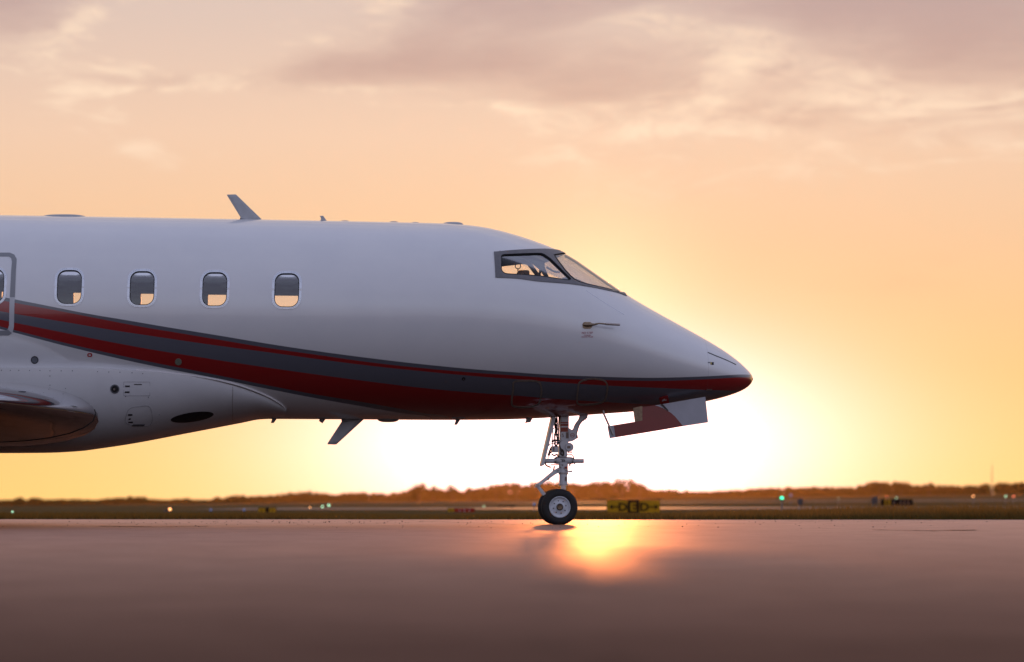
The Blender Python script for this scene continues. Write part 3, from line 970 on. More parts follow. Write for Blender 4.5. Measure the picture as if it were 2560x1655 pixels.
def wing_section(y, n=18):
    s = abs(y) - abs(le.y)
    ch = 4.3 - .27 * s; th_ = .125 + .055 * max(0, 1 - max(0, s + .2) / 1.8)
    xl = le.x - math.tan(R(30)) * max(s, -.3) ; zl = le.z + .045 * s
    pts = []
    for i in range(2 * n + 1):
        b_ = math.pi * (i / n)            # 0..2pi, from trailing edge over the top, round the nose, back below
        xc = .5 * (1 + math.cos(b_)); yt = 5 * th_ * (.2969 * math.sqrt(xc) - .126 * xc - .3516 * xc ** 2 + .2843 * xc ** 3 - .1036 * xc ** 4)
        sg = 1 if i < n else -1
        pts.append((xl - xc * ch, y, zl + sg * yt * ch * (1.0 if sg > 0 else .92)))
    return pts


for sgn in (-1, 1):
    sts = [le.y * sgn * -1 * -1 * .9] if False else []
    ysn = [sgn * (abs(le.y) + d) for d in (-.45, -.2, 0, .25, .5, 1.0, 1.8, 3, 5, 7.5, 8.4)]
    secs = [wing_section(y) for y in ysn]; n = len(secs[0])
    def build(i0, i1, name, m, par, closed):
        idx = list(range(i0, i1 + 1)); vs = [s_[i] for s_ in secs for i in idx]; k = len(idx); fs = []
        for a in range(len(secs) - 1):
            for b_ in range(k - 1): fs.append((a * k + b_, a * k + b_ + 1, (a + 1) * k + b_ + 1, (a + 1) * k + b_))
        fs.append(tuple((len(secs) - 1) * k + b_ for b_ in range(k)))
        o = mk(name, vs, fs, m, par, True, 60)
        bm = bmesh.new(); bm.from_mesh(o.data); bmesh.ops.recalc_face_normals(bm, faces=bm.faces); bm.to_mesh(o.data); bm.free()
        return o
    wg = build(0, n - 1, 'wing', M_wing, jet, True)
    # polished leading edge, a skin 3 mm proud of the wing's nose
    secs = [[(x + .003 if abs(i - n // 2) < 2 else x, y, z + (.003 if i < n // 2 else -.003 if i > n // 2 else 0)) for i, (x, y, z) in enumerate(s_)] for s_ in secs]
    build(n // 2 - 7, n // 2 + 7, 'leading_edge', M_chrome, wg, False)
# joint ring round the wing root nose
pthr = []
for i, (x, y, z) in enumerate(wing_section(le.y - .03)):
    if 9 <= i <= 27: pthr.append((x + .006, y, z + (.005 if i < 18 else -.005 if i > 18 else 0)))
MB().tube(pthr, .004, 6).obj('wing_root_joint', M_black, jet)

# fairing details
def circ(u, v, ru, rv=None, n=20, rot=0.0):
    rv = rv or ru; c, s = math.cos(rot), math.sin(rot); out = []
    for i in range(n):
        a = 2 * math.pi * i / n; x, y = ru * math.cos(a), rv * math.sin(a); out.append((u + x * c - y * s, v + x * s + y * c))
    return out


vent = disc('fuel_cap', circ(287, 972.5, 11.5), .004, M_rivet, jet, FH)
disc('cap_recess', circ(287, 972.5, 8.6), .006, M_black, vent, FH)
disc('cap_stud', circ(285.5, 973, 2.6), .010, M_steel, vent, FH)
disc('air_inlet', circ(480.5, 1042.5, 54, 11.5, 36, R(-8)), .004, M_black, jet, FH, 5)
ring('access_panel_outline', rrect(342, 972, 33, 17.5, 2), offset_px(rrect(342, 972, 33, 17.5, 2), -.6), .003, M_doorgrey, jet, FH)
pl = catmull([(318, 1060), (316, 1035), (325, 1021), (345, 1016), (375, 1018), (376, 1062)], 5)
ring('access_panel_outline', pl, offset_px(pl, -.6), .003, M_doorgrey, jet, FH)
for (u, v, a, b_) in ((318.5, 965.5, 6, 1.8), (318, 980.3, 6, 1.8), (325.5, 1037, 5.5, 1.8), (324, 1047.5, 2.6, 1.8), (326.5, 1055.5, 6, 1.4)):
    disc('latch', rrect(u, v, a, b_, .8, 3, -.2), .004, M_blacktxt, jet, FH, 1)
disc('placard', rrect(345, 961, 10, .9, .4, 2), .004, M_blacktxt, jet, FH, 1)
disc('placard', rrect(346, 1063, 15, 2.4, .4, 2, -1.0), .004, M_rivet, jet, FH, 1)
sc_ = MB()
for u, v in [(4, 925.6), (26, 926), (47, 926), (74, 926), (100, 926), (125, 927), (153, 927), (181, 927), (244, 929), (272, 930), (300, 930.5), (330, 932), (357, 934), (125, 940), (125, 963), (125, 970), (47, 964), (47, 973), (164, 971), (314, 991), (371, 993), (398, 1036.5), (417, 1087)]:
    sc_.ball(SF(u, v, .001, FH), .006, 6, 4)
sc_.obj('screw_row', M_rivet, jet)['kind'] = 'stuff'
# seam across the fairing
sm_ = [(581 + .6 * math.sin(i), 967 + 9 * i) for i in range(11)]
ring('fairing_seam', sm_, [(u + .9, v) for u, v in sm_], .002, M_strip, jet, FH, closed=False, lift=.002)

# ---- small fittings on the skin
inspection = disc('inspection_port', circ(86.7, 899.8, 9.2), .003, M_rivet, jet)
ring('port_ring', circ(86.7, 899.8, 9.6), circ(86.7, 899.8, 7.6), .005, M_dark, inspection)
rm = ring('red_jack_mark', rrect(224.5, 887.5, 6, 4.6, 3.4), rrect(224.5, 887.5, 3.4, 2.2, 2), .003, M_redtag, jet)
disc('wing_inspection_light', circ(446, 904.5, 8.5), .004, M_lampglass, jet)
disc('static_port', circ(1159, 947, 4.2), .003, M_black, jet)
disc('port_pin', circ(1159, 947.6, 1.2), .008, M_steel, jet)
# door outline at the aft edge of the frame
outer = [(-37, 632), (25, 632), (36, 637), (42, 648), (40, 676), (37.4, 742), (37, 745.2), (36, 769), (35, 816), (32, 831), (22, 838.5), (-37, 839), (-96, 838.5), (-106, 831), (-110, 816), (-111, 769), (-112, 745.2), (-112, 742), (-115, 676), (-117, 648), (-111, 637), (-100, 632)]
inner = [(-37, 640.5), (22, 641.3), (28, 645), (30, 655), (28.2, 676), (24.7, 742), (24.5, 745.2), (23.6, 769), (22.9, 813), (20.5, 821.5), (15, 826.2), (-37, 827), (-86, 826.5), (-92, 821.5), (-97, 813), (-98, 769), (-99, 745.2), (-99, 742), (-103, 676), (-105, 655), (-103, 645), (-97, 641.3)]
def dense(l, k=8):
    out = []
    for i, p in enumerate(l):
        q_ = l[(i + 1) % len(l)]
        out += [(p[0] + (q_[0] - p[0]) * j / k, p[1] + (q_[1] - p[1]) * j / k) for j in range(k)]
    return out


ring('door_outline', dense(outer), dense(inner), .004, None, jet, mats=[M_doorgrey, M_doorwhite], matfn=lambda u, v: 1 if 743 < v < 832 else 0)
# two panel outlines above the nose gear
for pts in ([(1284, 953), (1316, 949.5), (1347, 953), (1355.5, 970), (1353.5, 995), (1345, 1013), (1318, 1020), (1287, 1018.5), (1277, 1008), (1281, 975)],
            [(1447, 955), (1466, 946.5), (1492, 945), (1514, 951.5), (1520.5, 968), (1516, 997), (1502, 1009), (1474, 1013.5), (1447, 1012.5), (1440.5, 1001), (1443, 972)]):
    c_ = catmull(pts, 5); ring('access_panel_outline', c_, offset_px(c_, -4.2), .003, M_strip, jet)
disc('panel_latch', rrect(1350, 1002, 2.2, 2.4, .8, 2), .006, M_steel, jet, None, 1)
# radome strip and marks
ln_ = [(1769.5, 880.2), (1790, 889), (1815, 899), (1840, 911)]
ring('lightning_strip', ln_, [(u - .5, v + 1.5) for u, v in ln_], .004, M_black, jet, closed=False)
disc('nose_mark', rrect(1781.5, 908.8, 2.6, 3.4, .4, 2), .003, M_black, jet, None, 1)
disc('nose_mark', rrect(1777.6, 908.4, 1.3, 3.0, .3, 2), .003, mat('yellow_mark', (.55, .42, .10), .5), jet, None, 1)
for k in range(3): disc('nose_mark', rrect(1770.5 + 2.1 * k, 906.5, .6, 1.6, .3, 2), .003, M_rivet, jet, None, 1)
disc('nose_latch', rrect(1773, 974.5, 7, 1.6, .8, 2, -.6), .004, M_steel, jet, None, 1)
# creases on the nose top: thin joint lines running back from the windshield
for ln_ in ([(1465, 726), (1490, 742), (1520, 762), (1560, 786)],):
    ring('nose_seam', ln_, [(u - .3, v + .7) for u, v in ln_], .0015, M_framew, jet, closed=False, lift=.002)


def text_mesh(s, size, bold=0.0):
    cu = bpy.data.curves.new('t', 'FONT'); cu.body = s; cu.size = size; cu.align_x = 'CENTER'; cu.align_y = 'CENTER'; cu.resolution_u = 2; cu.offset = bold
    o = bpy.data.objects.new('t', cu); COL.objects.link(o)
    me = bpy.data.meshes.new_from_object(o.evaluated_get(bpy.context.evaluated_depsgraph_get()))
    bpy.data.objects.remove(o); bpy.data.curves.remove(cu)
    vs = [tuple(v.co) for v in me.vertices]; fs = [tuple(p.vertices) for p in me.polygons]
    bpy.data.meshes.remove(me)
    return vs, fs


for s, v0, sz in (('NO STEP', 832.3, 7.2), ('DANGER', 838.2, 4.3), ('HEATED PROBE', 842.3, 4.3)):
    vs, fs = text_mesh(s, sz)
    mk('warning_text', [SF(1468 + x * .98, v0 - y, .003) for x, y, z in vs], [f_ for f_ in fs], M_redtxt, jet, False)

# heated air-data probe
pr = disc('air_data_probe', rrect(1468, 813.4, 12, 8.3, 6.5), .006, M_brass, jet)
p0, p1, p2, p3, p4 = SF(1468, 813, .02), SF(1482, 813, .05), SF(1491, 812, .085), SF(1506, 814.5, .10), SF(1539.5, 818, .105)
mb = MB(); mb.tube([SF(1458, 812.4, .008), p0, p1, p2, p3], [.012, .024, .014, .009, .010], 10); mb.obj('probe_arm', M_brass, pr)
mb = MB(); mb.tube([p3, p4], [.0145, .0145], 12); mb.obj('probe_tube', mat('probe_tube_metal', (.46, .40, .37), .35, metal=.6), pr)
mb = MB(); mb.tube([p4, p4 + (p4 - p3).normalized() * .003], [.009, .009], 10); mb.obj('probe_mouth', M_black, pr)

# ---- antennas and domes along the top and the belly
def blade(name, pts, t_, sink=0.0):
    c = (sum(p[0] for p in pts) / len(pts), sum(p[1] for p in pts) / len(pts)); n = len(pts)
    o_ = [PX(u, v, 0) for u, v in pts]
    i_ = [PX(u + (c[0] - u) * .38, v + (c[1] - v) * .22, 0) for u, v in pts]
    vs = [(p.x, -.003, p.z) for p in o_] + [(p.x, .003, p.z) for p in o_] + [(p.x, -t_, p.z) for p in i_] + [(p.x, t_, p.z) for p in i_]
    fs = [tuple(range(2 * n, 3 * n)), tuple(range(4 * n - 1, 3 * n - 1, -1))]
    for i in range(n):
        j = (i + 1) % n
        fs += [(i, j, j + n, i + n), (i, i + 2 * n, j + 2 * n, j), (i + n, j + n, j + 3 * n, i + 3 * n)]
    o = mk(name, vs, fs, M_antenna, jet, True, 50)
    bm = bmesh.new(); bm.from_mesh(o.data); bmesh.ops.recalc_face_normals(bm, faces=bm.faces); bm.to_mesh(o.data); bm.free()
    return o


def dome(name, u0, u1, v0, h, wid=.10, up=True, pw=.5):
    vs = []; fs = []; NX, NA = 14, 12
    a, b_ = PX(u0, v0), PX(u1, v0)
    for i in range(NX + 1):
        t = i / NX; e = max(0, 1 - abs(2 * t - 1) ** 3.2) ** pw
        x = a.x + (b_.x - a.x) * t; z = a.z + (b_.z - a.z) * t
        for j in range(NA + 1):
            an = math.pi * j / NA
            vs.append((x, -wid * e * math.cos(an), z + (1 if up else -1) * (h / 200.0 * e * math.sin(an) ** .7 - .025)))
    for i in range(NX):
        for j in range(NA): fs.append((i * (NA + 1) + j, i * (NA + 1) + j + 1, (i + 1) * (NA + 1) + j + 1, (i + 1) * (NA + 1) + j))
    o = mk(name, vs, fs, M_antenna, jet, True, 60)
    bm = bmesh.new(); bm.from_mesh(o.data); bmesh.ops.recalc_face_normals(bm, faces=bm.faces); bm.to_mesh(o.data); bm.free()
    return o


def tv(u): return 539 + (556.5 - 539) * u / 967 if u < 967 else 556.5 + (560 - 556.5) * (u - 967) / 143


blade('blade_antenna', [(567.5, 486.5), (589.5, 486), (592, 488), (654, 548), (640, 556), (598, 556), (603, 546), (568, 489)], .016)
blade('small_blade_antenna', [(800, 539.5), (808, 539.5), (816, 551), (822, 554), (798, 554), (803, 548)], .012)
for (u0, u1, h, wd, pw) in ((98, 223, 6.0, .22, .6), (383, 399, 3.2, .05, .5), (714, 731, 3.2, .05, .5), (849, 875, 5.0, .07, .45), (972, 997, 5.2, .07, .3), (1025, 1051, 4.5, .07, .5), (1102, 1161, 9.0, .11, .5)):
    dome('roof_antenna_pod', u0, u1, tv((u0 + u1) / 2) + (1.5 if u0 > 1100 else -.5), h + 3, wd, True, pw)
blade('belly_blade_antenna', [(853, 1046), (909, 1044), (910, 1048), (842, 1110.5), (838, 1111.5), (819.5, 1111), (818.5, 1108.5), (856, 1051)], .016)
for pts in ([(676, 1042), (694, 1042), (692, 1047), (684.5, 1057.5), (677, 1057.5), (680, 1048)], [(796, 1042), (818, 1042), (814, 1048), (806, 1058.5), (797.5, 1052.5), (799, 1047)],
            [(1138, 1044), (1152, 1044), (1149, 1052), (1142.5, 1062), (1135.5, 1062), (1139, 1052)], [(1314, 1040), (1334, 1040), (1330, 1048), (1326, 1056), (1319, 1056.5), (1312, 1058.5), (1315, 1051)]):
    blade('drain_mast', pts, .014)
dome('belly_antenna_pod', 941, 1000, 1047.5, 13, .10, False, .42)
for u in (686, 808, 1146): disc('mast_base', rrect(u, 1045.0, 17, 1.2, .6, 2), .006, M_antenna, jet, None, 1)

# ---- nose gear
gear = MB()
YH = .062
def P2(l, y=0.0): return [(p.x, p.z) for p in (PX(u, v, y) for u, v in l)]
# main housing: box-like trunnion, then casting that narrows to the strut
gear.prism(P2([(1400.5, 1012), (1421, 1012), (1421, 1078), (1421, 1102), (1417, 1120), (1417, 1143), (1396, 1143), (1397, 1118), (1400, 1100)]), -YH, YH)
ng = gear.obj('nose_gear', M_white, jet, True, 30)
bm = bmesh.new(); bm.from_mesh(ng.data); bmesh.ops.bevel(bm, geom=bm.edges[:], offset=.008, segments=2, affect='EDGES'); bm.to_mesh(ng.data); bm.free()
mb = MB(); mb.prism(P2([(1421, 1069.5), (1430, 1075.6), (1433.5, 1071), (1435.6, 1064), (1440, 1056.5), (1446, 1049), (1449, 1040), (1449, 1030), (1470, 1030), (1469, 1039), (1466, 1047), (1457, 1052.5), (1450, 1061), (1445.5, 1072), (1442, 1084), (1442.5, 1096), (1430, 1103.5), (1420, 1105)]), -.038, .038)
o = mb.obj('drag_brace', M_white, ng, True, 30)
bm = bmesh.new(); bm.from_mesh(o.data); bmesh.ops.bevel(bm, geom=bm.edges[:], offset=.005, segments=2, affect='EDGES'); bm.to_mesh(o.data); bm.free()
mb = MB(); pts_ = [PX(1449.3 - (1449.3 - u) * 1.0, v, -.03) for u, v in ((1466, 1044), (1456, 1050.5), (1449, 1060), (1444.5, 1072), (1441, 1085), (1441.5, 1096))]
mb.tube(pts_, .009, 8); mb.obj('brace_hose', M_hose, ng)
for u, v in ((1463, 1048), (1459, 1050.5), (1467, 1044), (1443, 1090), (1443.5, 1094)): MB().ball(PX(u, v, -.03), .011, 8, 5).obj('brace_fitting', M_steel, ng)
# round plate with ring mark
c0 = PX(1431, 1088, -.040)
mb = MB(); mb.lathe_y([(.027, -.003), (.021, -.003)], c0, 24); mb.obj('ring_mark', M_label, ng)
mb = MB(); mb.box((c0.x - .014, c0.y - .003, c0.z - .004), (c0.x + .014, c0.y - .001, c0.z + .004)); mb.obj('ring_mark_bar', M_label, ng, False)
# landing-light drum / steering motor
c0 = PX(1421.5, 1118, 0)
mb = MB(); mb.lathe_y([(0, -.085), (.048, -.085), (.055, -.075), (.055, .075), (.048, .085), (0, .085)], c0, 28); mb.obj('steering_motor', M_white, ng)
for u in (1421, 1425, 1429): MB().ball(PX(u, 1130.5, -.05), .010, 8, 5).obj('motor_bolt', M_hose, ng)
# horizontal steering collar
def hcyl(u0, u1, v0, v1, y=0.0, seg=18, n_=1.0):
    a, b_ = PX(u0, (v0 + v1) / 2, y), PX(u1, (v0 + v1) / 2, y); r = abs(v1 - v0) / 2 / 200.0
    return a, b_, r
mb = MB()
a, b_, r = hcyl(1389, 1432, 1141, 1160); mb.tube([a, a + Vector((.01, 0, 0)), b_ - Vector((.02, 0, .004)), b_], [r * .92, r, r * .94, r * .75], 20)
mb.obj('steering_collar', M_white, ng)
mb = MB(); a, b_, r = hcyl(1361, 1389, 1146.3, 1158.3, -.03); mb.tube([a, a + Vector((.006, 0, 0)), b_], [r * .86, r, r], 18); mb.obj('steering_actuator', M_white, ng)
mb = MB(); a, b_, r = hcyl(1431, 1459.5, 1147, 1158, -.03); mb.tube([a, b_ - Vector((.004, 0, 0)), b_], [r, r, r * .86], 18)
mb.obj('steering_actuator', M_white, ng)
mb = MB(); a, b_, r = hcyl(1386, 1390, 1143.5, 1159.5, -.03); mb.tube([a, b_], r, 18); mb.obj('actuator_gland', M_steel, ng)
mb = MB(); a, b_, r = hcyl(1430, 1433, 1144, 1159.5, -.03); mb.tube([a, b_], r, 18)
mb.obj('actuator_gland', M_steel, ng)
# sliding strut
def vcyl(v0, v1, u0, u1, mbx, seg=24, y=0.0):
    a, b_ = PX((u0 + u1) / 2, v0, y), PX((u0 + u1) / 2, v1, y); mbx.tube([a, b_], (u1 - u0) / 2 / 200.0, seg)
mb = MB(); vcyl(1158, 1186, 1396.5, 1420, mb); vcyl(1184, 1213, 1398, 1418.5, mb); mb.obj('shock_strut', M_white, ng)
mb = MB(); vcyl(1181, 1185.5, 1396, 1420.5, mb); mb.obj('strut_band', M_steel, ng); mb = MB(); vcyl(1211, 1213.8, 1397, 1419.5, mb); mb.obj('strut_band', M_steel, ng)
mb = MB(); vcyl(1213, 1268, 1401.5, 1415.5, mb); mb.obj('chrome_piston', M_chrome, ng)
mb = MB(); a, b_, r = hcyl(1419, 1427, 1176.3, 1180.3); mb.tube([a, b_], r, 10); mb.ball(PX(1428, 1178.5, 0), .014, 10, 6); mb.obj('tow_pin', M_white, ng)
for (u, v) in ((1406, 1162), (1411, 1171), (1401, 1168), (1416, 1176)): MB().ball(PX(u, v, -.058), .012, 8, 5).obj('strut_fitting', M_steel, ng)
for (u0, v0, u1, v1, m_) in ((1401.5, 1055, 1421, 1058.2, M_label), (1401.5, 1059.6, 1421, 1065, M_label), (1402, 1068.5, 1420, 1079.5, M_label), (1414.7, 1080.5, 1421.2, 1095.8, M_silver), (1405, 1084, 1408, 1087, M_silver), (1406.5, 1088, 1409, 1092.5, M_silver), (1407, 1184.5, 1407.1, 1184.6, M_silver)):
    a, b_ = PX(u0, v1, -YH - .002), PX(u1, v0, -YH - .002)
    if u1 - u0 > 1: MB().box((a.x, -YH - .003, a.z), (b_.x, -YH + .001, b_.z)).obj('gear_placard', m_, ng, False)
for (u0, v0, u1, v1, m_) in ((1411.5, 1166.5, 1418, 1172, M_label), (1413, 1192, 1417, 1202, M_silver)):
    a, b_ = PX(u0, v1, -.06), PX(u1, v0, -.06)
    MB().box((a.x, -.062, a.z), (b_.x, -.050, b_.z)).obj('gear_placard', m_, ng, False)
for (u0, v0, u1, v1) in ((1401, 1147.3, 1412, 1148.6), (1404.5, 1150.5, 1408.5, 1154), (1409.5, 1150.5, 1412.5, 1153.5)):
    a, b_ = PX(u0, v1, -.05), PX(u1, v0, -.05)
    MB().box((a.x, -.0525, a.z), (b_.x, -.03, b_.z)).obj('collar_mark', M_blacktxt, ng, False)
a, b_ = PX(1418, 1121, -.086), PX(1426, 1115, -.086); MB().box((a.x, -.0875, a.z), (b_.x, -.08, b_.z)).obj('gear_placard', M_silver, ng, False)
# torque links
mb = MB(); mb.prism(P2([(1396, 1169), (1400, 1180), (1388, 1186), (1346, 1215.5), (1341, 1211.5), (1384, 1176)]), -.05, -.03); mb.prism(P2([(1396, 1169), (1400, 1180), (1388, 1186), (1346, 1215.5), (1341, 1211.5), (1384, 1176)]), .03, .05)
mb.prism(P2([(1370, 1190), (1376, 1193), (1362, 1203), (1357, 1200)]), -.04, .04)
tl = mb.obj('torque_link', M_white, ng, True, 30)
mb = MB(); mb.prism(P2([(1340.5, 1216), (1346, 1213), (1363, 1234), (1357.5, 1239)]), -.075, -.05); mb.obj('torque_link', M_white, ng, True, 30); mb = MB(); mb.prism(P2([(1340.5, 1216), (1346, 1213), (1363, 1234), (1357.5, 1239)]), .05, .075)
mb.obj('torque_link', M_white, ng, True, 30)
mb = MB(); a = PX(1343, 1214, 0); mb.tube([(a.x, -.09, a.z), (a.x, .09, a.z)], .016, 12); mb.tube([PX(1337, 1208, -.06), PX(1343, 1214, -.06), PX(1335.5, 1220, -.06)], [.006, .012, .008], 8); mb.obj('link_pin', M_steel, ng); mb = MB()
a = PX(1394, 1176, 0); mb.tube([(a.x, -.07, a.z), (a.x, .07, a.z)], .012, 12); mb.obj('link_pin', M_steel, ng)
mb = MB(); mb.prism(P2([(1366.5, 1198), (1371.5, 1195), (1373.5, 1197.5), (1368.5, 1201)]), -.052, -.0495); mb.obj('link_placard', M_silver, ng, False)
mb = MB(); mb.tube([PX(1386, 1165, -.04), PX(1383, 1180, -.04)], .009, 8); mb.obj('link_hose', M_hose, ng); mb = MB(); mb.tube([PX(1362, 1157, -.03), PX(1366, 1164, -.03), PX(1377, 1168.5, -.03)], .010, 8); mb.obj('link_hose', M_hose, ng); mb = MB(); mb.tube([PX(1376, 1161, -.04), PX(1397, 1161.5, -.04)], .005, 8)
mb.obj('link_hose', M_hose, ng)
mb = MB(); mb.tube([PX(1424.5, 1158, -.03), PX(1424.5, 1165, -.03)], .011, 8); mb.obj('collar_bolt', M_steel, ng); mb = MB(); mb.tube([PX(1436.5, 1158, -.03), PX(1436.5, 1161, -.03)], .010, 8); mb.obj('collar_bolt', M_steel, ng)
# hydraulic hoses and valve block on the aft side
for path, r in (([(1383, 1040), (1388, 1056), (1389, 1075), (1387, 1090), (1388, 1112), (1391, 1120)], .010), ([(1392, 1040), (1393, 1060), (1392, 1085), (1394, 1105), (1390, 1118)], .010),
                ([(1398, 1040), (1397, 1065), (1396.5, 1090), (1397, 1112)], .009), ([(1386, 1043), (1390, 1052), (1387, 1060), (1389, 1070)], .012),
                ([(1386, 1070), (1382, 1074), (1382, 1090), (1381, 1108), (1381, 1118), (1376, 1126), (1374, 1140)], .006), ([(1390, 1044), (1386, 1054), (1391, 1064), (1394, 1075)], .009),
                ([(1378, 1117), (1373, 1128), (1371, 1138), (1370, 1146)], .006), ([(1379, 1135), (1386, 1139), (1392, 1136), (1396, 1142)], .009), ([(1390, 1100), (1386, 1110), (1393, 1116)], .008),
                ([(1401, 1121), (1404, 1126), (1402, 1134), (1408, 1138), (1408, 1128), (1405, 1124)], .011), ([(1398, 1113), (1401, 1120), (1402, 1128)], .008)):
    y_ = -.045 + .09 * random.random() if path[0][1] < 1100 else -.066
    cp_ = catmull(path, 4, False)
    MB().tube([PX(u, v, y_) for u, v in cp_], r, 8).obj('hydraulic_hose', M_hose, ng)
for (u, v) in ((1388, 1087), (1393, 1087), (1386, 1101), (1391, 1101), (1397, 1102), (1381.5, 1103), (1376, 1131), (1372, 1136), (1387, 1122)):
    a = PX(u, v, -.04); MB().tube([a - Vector((0, 0, .012)), a + Vector((0, 0, .012))], .016, 8).obj('hose_fitting', M_hose, ng)
a, b_ = PX(1379.5, 1131, -.05), PX(1396, 1115, -.05); rbox('valve_block', (a.x, -.06, a.z), (b_.x, .05, b_.z), .008, M_white, ng)
a, b_ = PX(1382.5, 1127, -.062), PX(1386, 1117, -.062); MB().box((a.x, -.064, a.z), (b_.x, -.055, b_.z)).obj('gear_placard', M_silver, ng, False)
mb = MB(); mb.tube([PX(1371, 1111.5, -.06), PX(1388, 1107, -.06), PX(1408, 1099.5, -.064)], .006, 8); mb.obj('sensor_rod', M_white, ng)
mb = MB(); mb.tube([PX(1364, 1115, -.05), PX(1373, 1111, -.05)], [.014, .018], 8); mb.obj('door_link', M_hose, ng)
mb = MB(); mb.tube([PX(u, v, -.05) for u, v in catmull([(1396, 1142), (1408, 1138), (1420, 1135.5), (1430, 1137), (1434, 1143), (1435, 1149)], 4, False)], .006, 8); mb.obj('hydraulic_hose', M_hose, ng)
# aft gear door, nearly edge-on to the camera
mb = MB(); pl = P2([(1378.5, 1042), (1385.5, 1042), (1386, 1049), (1358, 1163), (1352.5, 1165.5), (1350.5, 1163)]); mb.prism(pl, -.10, .10)
o = mb.obj('aft_gear_door', M_white, ng, True, 30)
# wheels
WR_ = .2265
cw = PX(1398.3, 1265.8, -.19)
Z_AX = WR_ - .008
def wheel(yc, face):
    c = Vector((cw.x, yc, Z_AX))
    pr_ = []
    hwid = .056
    outl = [(.128, -.043), (.140, -.050), (.165, -.056), (.190, -.054), (.207, -.046), (.2195, -.034), (.2245, -.024), (.2262, -.019), (.2225, -.0175), (.2225, -.0145), (.2265, -.013), (.2268, 0.0)]
    outl = outl + [(r, -y) for r, y in outl[-2::-1]]
    mb = MB(); mb.lathe_y(outl, c, 72)
    mb.v = [(x, y, max(z, .0015)) for x, y, z in mb.v]
    ty = mb.obj('tyre', M_tyre, ng, True, 30)
    s = face
    mb = MB(); mb.lathe_y([(.128, -.040 * s), (.134, -.052 * s), (.129, -.057 * s), (.122, -.055 * s), (.112, -.038 * s), (.098, -.034 * s), (.082, -.036 * s), (.068, -.040 * s), (.048, -.048 * s), (.042, -.052 * s), (.0, -.052 * s)], c, 60)
    mb.lathe_y([(.128, -.04), (.128, .04)], c, 40)
    rm_ = mb.obj('rim', M_rim, ng, True, 40)
    mb = MB(); mb.lathe_y([(.033, -.050 * s), (.033, -.058 * s), (.027, -.064 * s), (.018, -.061 * s), (.013, -.068 * s), (.0, -.068 * s)], c, 24); mb.obj('hub_nut', M_brass, ng)
    mb = MB(); mb.lathe_y([(.043, -.0525 * s), (.036, -.056 * s), (.033, -.054 * s)], c, 30); mb.obj('hub_ring', M_hose, ng)
    for k in range(8):
        a = R(45 * k + 12); b_ = c + Vector((.079 * math.cos(a), 0, .079 * math.sin(a)))
        mb = MB(); mb.lathe_y([(.0075, -.030 * s), (.0075, -.043 * s), (0, -.043 * s)], b_, 10); mb.obj('wheel_bolt', M_hose, ng)
    a = R(-48); b_ = c + Vector((.090 * math.cos(a), -.041 * s, .090 * math.sin(a)))
    return ty
wheel(-.19, 1)
wheel(.19, -1)
mb = MB(); mb.tube([(cw.x, -.20, Z_AX), (cw.x, .20, Z_AX)], .03, 14); mb.tube([(cw.x, 0, Z_AX - .04), (cw.x + .005, 0, Z_AX + .12)], .042, 14); mb.obj('axle', M_steel, ng)

# ---- forward nose-gear door hanging open on the camera side
YD = -.42
def D2(l): return [(p.x, p.z) for p in (PX(u, v, YD) for u, v in l)]
def doorplate(name, pts, m_, par, y0=YD, t=.018):
    mb = MB(); mb.prism(D2(pts), y0, y0 + t); return mb.obj(name, m_, par, False)
M_doorpaint_red = mat('door_red_paint', (.20, .006, .004), .35, coat=1.0, var=.06)
M_doorpaint_grey = mat('door_grey_paint', (.40, .41, .46), .35, coat=1.0, var=.06)
crv = [(1637, 1013.5), (1648, 1016.5), (1660, 1021.5), (1670, 1027.5), (1679, 1033.5), (1688, 1041.5), (1696, 1051), (1702, 1058.5), (1707.5, 1065.5)]
fd = doorplate('nose_gear_door', [(1606, 1017.5)] + crv + [(1660, 1073.8), (1600, 1083.8), (1524.5, 1096), (1519, 1066), (1521, 1065), (1534, 1063), (1587.5, 1054.3), (1606, 1051)], M_doorpaint_red, jet)
doorplate('door_panel', crv[::-1] + [(1640, 1013.2), (1763.3, 991.8), (1770.3, 1056)], M_doorpaint_grey, fd)
doorplate('door_end_plate', [(1519, 1066), (1534, 1063), (1538.5, 1093.5), (1524.5, 1096)], M_doorpaint_grey, fd, YD - .004, .003)
doorplate('hinge_bracket', [(1583, 1020), (1606, 1015), (1607, 1051.2), (1587.8, 1054.4)], M_brass, fd, YD + .002, .03)
mb = MB(); mb.tube([PX(1508, 1026, YD - .01), PX(1510, 1036, YD - .01), PX(1533, 1087, YD - .012)], .0125, 10); mb.obj('door_rod', M_steel, fd)
doorplate('hinge_arm', [(1651, 1012), (1656, 1009.5), (1671, 1026), (1669.5, 1027.5)], M_hose, fd, YD - .012, .01)
tg = disc('red_placard_tag', [(1647.5, 993), (1658, 989.5), (1669, 987), (1671, 995), (1672.5, 1005), (1668, 1009), (1656, 1010), (1650, 1005)], .012, M_redtag, jet, None, 2)
for pts in ([(1655.5, 997.5), (1661.5, 995.6), (1661.8, 996.8), (1655.8, 998.7)], [(1654.5, 999.8), (1665.5, 997.2), (1665.8, 998.3), (1654.8, 1001)]):
    disc('tag_print', pts, .015, M_whitetxt, tg, None, 1)
# gear bay lip
mb = MB(); mb.tube([PX(u, v, -.30) for u, v in ((1395, 1022), (1440, 1018), (1470, 1016))], .006, 6); mb.obj('bay_lip', M_strip, jet)

